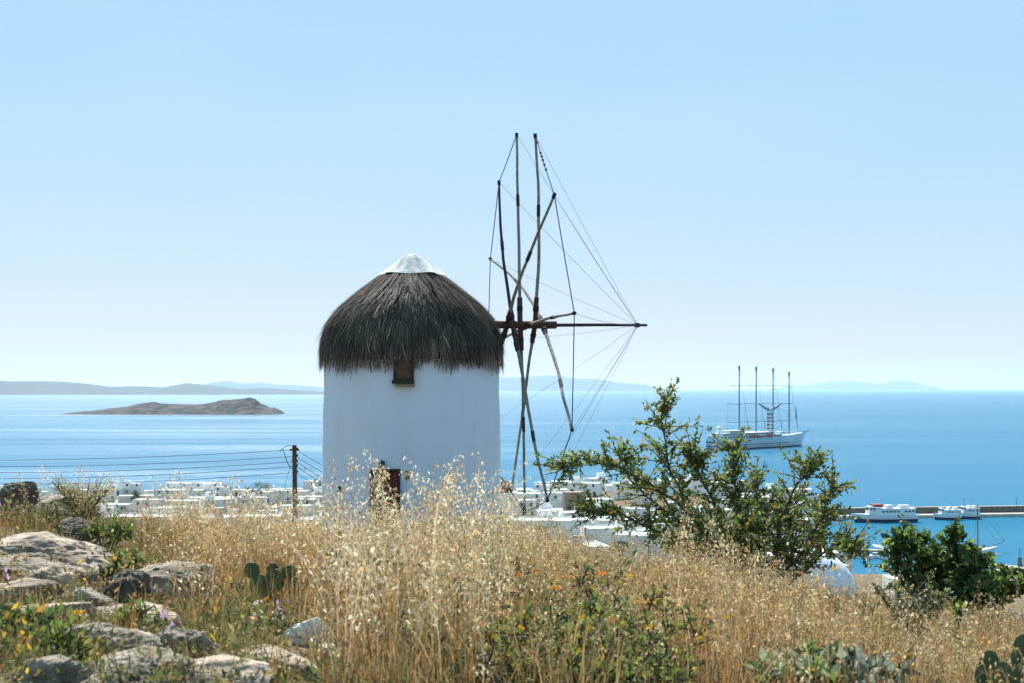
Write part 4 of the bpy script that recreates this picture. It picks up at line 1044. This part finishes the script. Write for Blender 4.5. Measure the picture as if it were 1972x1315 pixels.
# ------------------------------------------------------------------ shrubs
def grow(name, label, cat, base, limbs, rg, leaf_len, leaf_w, n_twig, leaves_per, cols, spread=.35, tw=.5, trunk_r=.05, crown='foliage', up=.25, gold=.06):
    """limbs: 3-D polylines from the base; twigs and leaves fill the volume round their outer parts"""
    e_ = empty(name, base, 0, label, cat); wood = MB(); lf = Leafy(); B = Vector(base)
    for li, pts in enumerate(limbs):
        pts = [p - B for p in pts]; m = len(pts)
        fine = []
        for i in range(m - 1):
            for q in range(4): fine.append(pts[i].lerp(pts[i + 1], q / 4))
        fine.append(pts[-1]); fine = [p + Vector((mnoise.noise(p * 3 + Vector((li, 0, 0))), mnoise.noise(p * 3 + Vector((0, li, 5))), mnoise.noise(p * 3 + Vector((7, li, 0))))) * .05 * min(1, i / 4) for i, p in enumerate(fine)]
        mm = len(fine); MB().tube(fine, [trunk_r * (1 - .85 * i / mm) for i in range(mm)], 7).build('limb' if li else 'trunk', bark, e_, smooth=True)
        for k in range(n_twig):
            u = rg.uniform(.17, 1.0) ** .8; j = min(mm - 2, int(u * (mm - 1))); p0 = fine[j].lerp(fine[j + 1], rg.uniform())
            d = Vector(rg.normal(0, 1, 3)); d.z = d.z * .7 + up; d = (d + (fine[j + 1] - fine[j]).normalized() * .8).normalized()
            L_ = tw * rg.uniform(.35, 1.1) * (1.15 - .4 * u); mid_ = p0 + d * L_ * .55; end = p0 + d * L_ + Vector((0, 0, rg.uniform(-.12, .12) * L_))
            wood.tube([p0, mid_, end], [.008, .006, .003], 3)
            nl = int(leaves_per * rg.uniform(.5, 1.4)); f_ = rg.uniform(.15, 1.05, nl)
            q = np.array(p0)[None] + (np.array(end - p0))[None] * f_[:, None] + rg.normal(0, .012, (nl, 3))
            dd = np.array(d)[None] * .5 + rg.normal(0, .75, (nl, 3)); dd[:, 2] += .1
            V, T = diamonds(q, dd, leaf_len * rg.uniform(.55, 1.2, nl), leaf_w * rg.uniform(.7, 1.2, nl), rg, .12)
            ci = rg.integers(0, len(cols), nl); cc = np.array(cols)[ci] * rg.uniform(.7, 1.3, (nl, 1))
            gi = rg.random(nl) < gold; cc[gi] = np.array([.42, .20, .035]) * rg.uniform(.6, 1.2, (gi.sum(), 1))
            lf.add(V, T, np.repeat(cc, 4, 0))
    tag(wood.build('twigs', bark, e_), kind='stuff'); tag(lf.build(crown, green_mat, e_), kind='stuff')
    return e_
SY = 17.0
def S(px, py, dy=0.0): return P(px, py, SY + dy)
g_ = ground((1470 - CX) / FPX * SY, SY); base = Vector(((1470 - CX) / FPX * SY, SY, g_))
gl = [(.13, .20, .045), (.18, .25, .06), (.07, .12, .03), (.24, .28, .07), (.18, .19, .06)]
limbs = [
 [base, S(1440, 1120), S(1370, 1040, -.2), S(1300, 960, -.1), S(1200, 900), S(1120, 880, .1), S(1092, 900, .1)],
 [base, S(1420, 1100, .2), S(1330, 990, .3), S(1290, 900, .4), S(1275, 830, .3), S(1278, 768, .2)],
 [base, S(1450, 1080), S(1425, 990, .1), S(1415, 920, .2), S(1420, 855, .2)],
 [base, S(1490, 1090, -.2), S(1500, 1000, -.3), S(1540, 930, -.3), S(1565, 895, -.2)],
 [base, S(1510, 1110, -.1), S(1550, 1050, -.2), S(1585, 990, -.2), S(1600, 925, -.1)],
 [base, S(1520, 1120, .2), S(1580, 1070, .3), S(1620, 1050, .3), S(1640, 1048, .2)],
 [base, S(1400, 1110, -.3), S(1300, 1040, -.4), S(1200, 990, -.3), S(1125, 970, -.2)],
 [base, S(1445, 1090, .3), S(1380, 980, .4), S(1345, 910, .5), S(1330, 870, .5)],
 [base, S(1400, 1080, .1), S(1320, 1010, .2), S(1240, 950, .4), S(1190, 860, .4)],
 [base, S(1470, 1070, .4), S(1470, 980, .5), S(1455, 930, .5)],
 [base, S(1440, 1110, -.4), S(1390, 1060, -.5), S(1360, 1010, -.5)],
 [base, S(1500, 1110, .3), S(1530, 1040, .4), S(1520, 980, .4)],
 [base, S(1460, 1120, -.5), S(1430, 1060, -.6), S(1440, 1000, -.6)],
 [base, S(1420, 1120, .5), S(1360, 1070, .6), S(1300, 1030, .6)],
]
grow('leafy_shrub', 'spreading green shrub with thin bare limbs right of the windmill', 'shrub', base, limbs, nrg, .072, .036, 74, 18, gl, tw=.50, trunk_r=.026, gold=.09)
# broad-leaved bush at the right
SY = 19.0
g_ = ground((1815 - CX) / FPX * SY, SY); base = Vector(((1815 - CX) / FPX * SY, SY, g_))
gl2 = [(.11, .18, .035), (.06, .11, .03), (.19, .26, .05), (.03, .06, .02)]
limbs = [
 [base, S(1800, 1150), S(1780, 1090), S(1750, 1050), S(1735, 1040)],
 [base, S(1815, 1140, .3), S(1805, 1080, .3), S(1765, 1035, .3)],
 [base, S(1830, 1130), S(1835, 1070), S(1838, 1028)],
 [base, S(1840, 1140, -.3), S(1870, 1090, -.3), S(1885, 1075, -.2)],
 [base, S(1860, 1150, .2), S(1910, 1115, .3), S(1945, 1110, .3)],
 [base, S(1870, 1165, -.2), S(1920, 1140, -.3), S(1965, 1135, -.2)],
 [base, S(1780, 1160, -.3), S(1745, 1120, -.3), S(1722, 1075, -.2)],
 [base, S(1850, 1150, -.5), S(1890, 1140, -.6), S(1910, 1150, -.5)],
 [base, S(1800, 1165, .5), S(1770, 1130, .6), S(1790, 1100, .6)],
 [base, S(1850, 1140, .6), S(1860, 1100, .7), S(1850, 1070, .6)],
]
grow('broad_leaved_bush', 'dense dark broad-leaved bush in front of the harbour at the right', 'bush', base, limbs, nrg, .10, .07, 58, 15, gl2, tw=.36, trunk_r=.03, up=.15, gold=.025)
# young sapling stem right of it
SY = 10.0; base = Vector(((1858 - CX) / FPX * SY, SY, ground((1858 - CX) / FPX * SY, SY)))
grow('sapling', 'thin bent sapling with few leaves below the broad-leaved bush', 'sapling', base, [[base, S(1860, 1290), S(1850, 1240), S(1842, 1200), S(1838, 1170)]], nrg, .05, .028, 10, 8, gl2, tw=.14, trunk_r=.009)
# green weeds inside the oats (centre) and grey-green ones
def weed(px, py_top, Y, label, cols, leaf=.06, w_=.028, n=6, hgt=None, spread=40, twn=14, lp=9, name='green_weed', cat='weed', grp='weeds in the dry grass', gold=.03, flower=None):
    global SY
    SY = Y; X = (px - CX) / FPX * Y; base = Vector((X, Y, ground(X, Y))); tz = EYE + (CY - py_top) / FPX * Y - base.z
    lm = []
    for k in range(n):
        a = 2 * math.pi * k / n + .4; r_ = spread / FPX * Y
        lm.append([base, base + Vector((math.cos(a) * r_ * .35, math.sin(a) * r_ * .35, tz * .5)), base + Vector((math.cos(a) * r_, math.sin(a) * r_, tz * rnd.uniform(.8, 1.02)))])
    e_ = grow(name, label, cat, base, lm, nrg, leaf, w_, twn, lp, cols, tw=.16, trunk_r=.006, gold=gold); e_['group'] = grp
    if flower:
        col, nf, sz = flower
        for k in range(nf):
            f0 = lm[k % n][-1] - base + Vector((rnd.uniform(-1, 1), rnd.uniform(-1, 1), 0)) * spread / FPX * Y * .8 + Vector((0, 0, rnd.uniform(-.05, .06)))
            fl = Leafy(); npet = 8; a = np.linspace(0, 2 * np.pi, npet, endpoint=False)
            tlt = np.array([rnd.uniform(-.5, .5), -.5, .8]); tlt /= np.linalg.norm(tlt); u_ = np.cross(tlt, [1, 0, 0]); u_ /= np.linalg.norm(u_); v_ = np.cross(tlt, u_)
            dirs = np.cos(a)[:, None] * u_ + np.sin(a)[:, None] * v_ + tlt * .25
            sz_ = sz * 1.35; V, T = diamonds(np.tile(np.array(f0), (npet, 1)), dirs, sz_, sz_ * .55, nrg, .02); fl.add(V, T, np.tile(np.array(col) * rnd.uniform(.8, 1.15), (len(V), 1)))
            fl.build('blossom', petal_mat, e_)
    return e_
yel = (.75, .42, .02); pur = (.42, .25, .55); orn = (.75, .27, .03); red = (.62, .05, .03)
g1 = [(.10, .16, .03), (.14, .20, .04), (.06, .10, .03), (.20, .18, .06)]; g2 = [(.15, .17, .06), (.10, .13, .05), (.22, .20, .08), (.24, .15, .07)]
weed(30, 1195, 6.9, 'low green weed with yellow blossoms at the bottom left corner', g1, n=7, spread=70, flower=(yel, 4, .028))
weed(105, 1240, 6.6, 'green leafy weed with yellow blossoms beside the bottom left rocks', g1, n=6, spread=60, leaf=.075, flower=(yel, 4, .026))
weed(255, 1200, 8.0, 'small bright green weed on the pale flat slab', g1, n=5, spread=34, leaf=.07, flower=(pur, 3, .018))
weed(175, 1150, 9.2, 'thin weed with purple blossoms left of the dark rock face', g2, n=5, spread=50, twn=6, flower=(pur, 4, .018))
weed(290, 1170, 9.0, 'straggly weed with purple blossoms at the foot of the sloping rock', g2, n=6, spread=60, twn=6, flower=(pur, 5, .018))
weed(440, 1225, 8.2, 'bright green weed above the flat beige slab', g1, n=5, spread=36, leaf=.06, flower=(pur, 3, .016))
weed(465, 1180, 9.4, 'patch of purple flowers left of the whitewashed stones', g2, n=7, spread=55, twn=5, flower=(pur, 9, .018))
weed(560, 1205, 8.6, 'patch of purple flowers among the whitewashed stones', g2, n=6, spread=50, twn=5, flower=(pur, 6, .018))
weed(200, 1010, 12.6, 'dark green weed growing behind the dark round-topped boulder', g1, n=6, spread=50, leaf=.05)
weed(225, 1075, 11.0, 'dense green weed between the boulders left of the field', g1, n=7, spread=60, leaf=.055)
weed(70, 985, 13.2, 'olive weed among the skyline rocks at the left', g2, n=6, spread=55, leaf=.045)
weed(160, 935, 13.6, 'feathery olive grass tussock on the left skyline', [(.32, .28, .12), (.22, .2, .08)], n=8, spread=50, leaf=.12, w_=.008, name='grass_tussock')
weed(1060, 1095, 9.0, 'orange-flowered stems standing in the middle of the oats', g2, n=6, spread=75, twn=5, flower=(orn, 6, .026))
weed(1155, 1090, 9.3, 'yellow-flowered stems right of the orange flowers', g2, n=4, spread=40, twn=5, flower=(yel, 3, .026))
weed(1105, 1180, 7.6, 'lush green weed clump low in the middle of the field', g1, n=8, spread=110, leaf=.065, twn=9, flower=(yel, 5, .018))
weed(1230, 1160, 7.8, 'green weed clump with yellowish tips right of the lush clump', g1 + [(.2, .2, .03)], n=8, spread=100, leaf=.06, twn=9, flower=(yel, 4, .016))
weed(1010, 1190, 7.4, 'green weed with two red poppies left of the lush clump', g1, n=6, spread=80, leaf=.06, flower=(red, 2, .024))
weed(1130, 1215, 7.2, 'low weed with a red poppy in front of the lush clump', g1, n=5, spread=60, leaf=.06, flower=(red, 2, .022))
weed(1180, 1290, 6.6, 'green undergrowth weed at the bottom centre', g1, n=7, spread=110, leaf=.06)
weed(960, 1290, 6.6, 'green weed at the bottom edge left of centre', g2, n=7, spread=90, leaf=.05)
weed(1560, 1285, 6.9, 'bright broad green weed at the bottom edge right of centre', [(.07, .14, .03), (.10, .18, .04), (.22, .27, .18)], n=7, spread=80, leaf=.10, w_=.055, flower=(red, 2, .02))
weed(1660, 1290, 6.9, 'silvery thistle leaves at the bottom edge beside the broad weed', [(.12, .17, .13), (.25, .30, .24), (.05, .09, .05)], n=6, spread=50, leaf=.11, w_=.045)
weed(1760, 1130, 12.0, 'tall grey-green weed left of the broad-leaved bush', [(.15, .17, .08), (.10, .13, .06)], n=7, spread=60, leaf=.06)
weed(880, 1130, 9.5, 'olive green weed stems in the dry oats below the tower', g2, n=7, spread=80, leaf=.05, twn=8)
weed(700, 1060, 11.0, 'olive weed stems below the windmill door', g2, n=7, spread=70, leaf=.05, twn=8)

for i, (px_, pt, Yw, lb, fl_) in enumerate(((1060, 1200, 7.1, 'yellow-flowered green weed left of the low poppy weed', (yel, 6, .016)), (1290, 1195, 7.3, 'green weed with yellow buds at the right of the weed patch', (yel, 5, .016)),
        (1200, 1215, 6.9, 'dark leafy weed right of the low poppy weed', (yel, 4, .016)), (1040, 1260, 6.5, 'green leafy weed at the bottom edge below the poppies', None), (1110, 1280, 6.4, 'low leafy weed at the bottom edge beneath the lush clump', (yel, 3, .016)),
        (1270, 1275, 6.5, 'green weed at the bottom edge right of the weed patch', None), (850, 1240, 7.0, 'olive weed low in the orange grass below the tower', (orn, 3, .014)), (780, 1180, 8.0, 'thin orange-tipped weed in the grass below the door', (orn, 4, .014)))):
    weed(px_, pt, Yw, lb, g1 + [(.22, .24, .05), (.28, .22, .07)], n=6, spread=75, leaf=.042, w_=.018, twn=8, lp=8, flower=fl_)

# ------------------------------------------------------------------ prickly pears
def pad_mesh(seed):
    bm = bmesh.new(); bmesh.ops.create_uvsphere(bm, u_segments=14, v_segments=10, radius=1.0)
    for v in bm.verts:
        p = v.co; w_ = (1 - .30 * max(0, -p.z)); v.co = Vector((p.x * .40 * w_, p.y * .075 + .03 * mnoise.noise(p * 2 + Vector((seed, 0, 0))), (p.z + 1) * .5))
    me = bpy.data.meshes.new('pad'); bm.to_mesh(me); bm.free(); me.polygons.foreach_set('use_smooth', [True] * len(me.polygons)); me.materials.append(cactus_skin); return me
pads = [pad_mesh(i) for i in range(3)]
def cactus(base, plist, label):
    e_ = empty('prickly_pear', base, 0, label, 'cactus', 'prickly pears')
    for i, (x, y, z, s_, tilt, rz) in enumerate(plist):
        s_ *= 1.12; o = child('pad', pads[i % 3], e_, (x, y, z), 0, (s_, s_, s_)); o.rotation_euler = (rnd.uniform(-.2, .2), tilt, rz)
    return e_
Y = 10.2; X = (515 - CX) / FPX * Y; g_ = ground(X, Y); z0 = EYE + (CY - 1150) / FPX * Y - g_
cactus((X, Y, g_), [(0, 0, -.02, z0 + .12, .05, .2), (-.03, 0, z0 - .02, .17, -.2, .3), (.02, .02, z0 + .02, .18, .35, -.3), (-.07, .02, z0 + .13, .13, -.6, .4), (.1, 0, z0 + .13, .12, .8, .1), (.03, .03, z0 + .14, .10, .1, 0),
                    (-.12, .05, z0 - .17, .2, -.6, .3), (-.17, .06, z0 - .16, .17, -1.0, .2), (.14, -.03, z0 + .04, .13, .9, .4), (-.2, .1, z0 - .05, .15, -.5, -.3)], 'dusty green prickly pear standing in the dry oats at left')
Y = 6.6; X = (1925 - CX) / FPX * Y; g_ = ground(X, Y); z0 = EYE + (CY - 1330) / FPX * Y - g_
cactus((X, Y, g_), [(0, 0, -.05, max(.15, z0 + .1), 0, .2), (-.01, -.02, z0 + .0, .13, .1, .1), (-.05, .02, z0 + .02, .11, -.5, .3), (-.03, .03, z0 + .06, .12, -.25, .2), (.06, 0, z0 + .02, .12, .7, 0), (.1, .03, z0 + .07, .14, .3, .2), (.115, .03, z0 + .15, .10, .1, -.2)], 'dark green prickly pear at the bottom right corner')

# ------------------------------------------------------------------ shrubs and trees among the houses
def town_tree(px, Y, hgt, wid, label, cols, seed):
    rg = np.random.default_rng(seed); g_ = at_ground(px, Y); e_ = empty('town_tree', (g_.x, g_.y, g_.z - .1), 0, label, 'tree', 'trees among the houses')
    MB().tube([(0, 0, 0), (.1, 0, hgt * .5)], [.16, .1], 6).build('trunk', bark, e_)
    lf = Leafy(); ncl = 26
    for k in range(ncl):
        c_ = rg.normal(0, 1, 3); c_ /= np.linalg.norm(c_); c_ = c_ * rg.uniform(.3, 1) * np.array([wid / 2, wid / 2, hgt * .36]) + np.array([0, 0, hgt * .62])
        nl = 60; p_ = c_ + rg.normal(0, .16 * wid * .6, (nl, 3)); V, T = diamonds(p_, rg.normal(0, 1, (nl, 3)), .34, .2, rg); lf.add(V, T, np.repeat(np.array(cols)[rg.integers(0, len(cols), nl)] * rg.uniform(.6, 1.3, (nl, 1)), 4, 0))
    tag(lf.build('crown', green_mat, e_), kind='stuff')
tg = [(.05, .08, .025), (.035, .055, .02), (.08, .10, .04)]
for i, (px, Y, h_, w_, lb) in enumerate(((255, 140, 3.6, 6.5, 'olive bush right of the tall white house at left'), (305, 128, 3.2, 6.0, 'olive bush below the house row at left'), (262, 560, 7, 5, 'dark tree beside the shoreline house at left'), (205, 300, 4.5, 6, 'dark tree among houses near the left tussock'),
        (545, 250, 4.0, 5, 'round tree just left of the utility pole'), (612, 190, 4.6, 4.2, 'tree at the left edge of the windmill tower'), (1022, 520, 4.5, 6, 'dark tree on the roofs behind the sail poles'), (1052, 535, 5, 7, 'wide dark tree between white houses under the sails'),
        (1000, 330, 4.2, 4, 'small tree by the red dome'), (1180, 300, 4.8, 5, 'tree among the white houses left of the shrub'), (1225, 235, 4.8, 6, 'bushy tree in front of the white roofs'),
        (400, 330, 5, 6, 'dark tree among the white houses under the wires'), (355, 240, 4.2, 5, 'olive tree left of the house under the wires'), (455, 480, 6, 8, 'wide dark tree near the shore under the wires'), (500, 640, 6, 9, 'brownish tree clump on the shore left of the utility pole'), (140, 480, 6, 7, 'dark tree behind the left tussock'), (590, 520, 6, 7, 'dark tree between utility pole and tower'))):
    town_tree(px, Y, h_, w_, lb, tg, 60 + i)
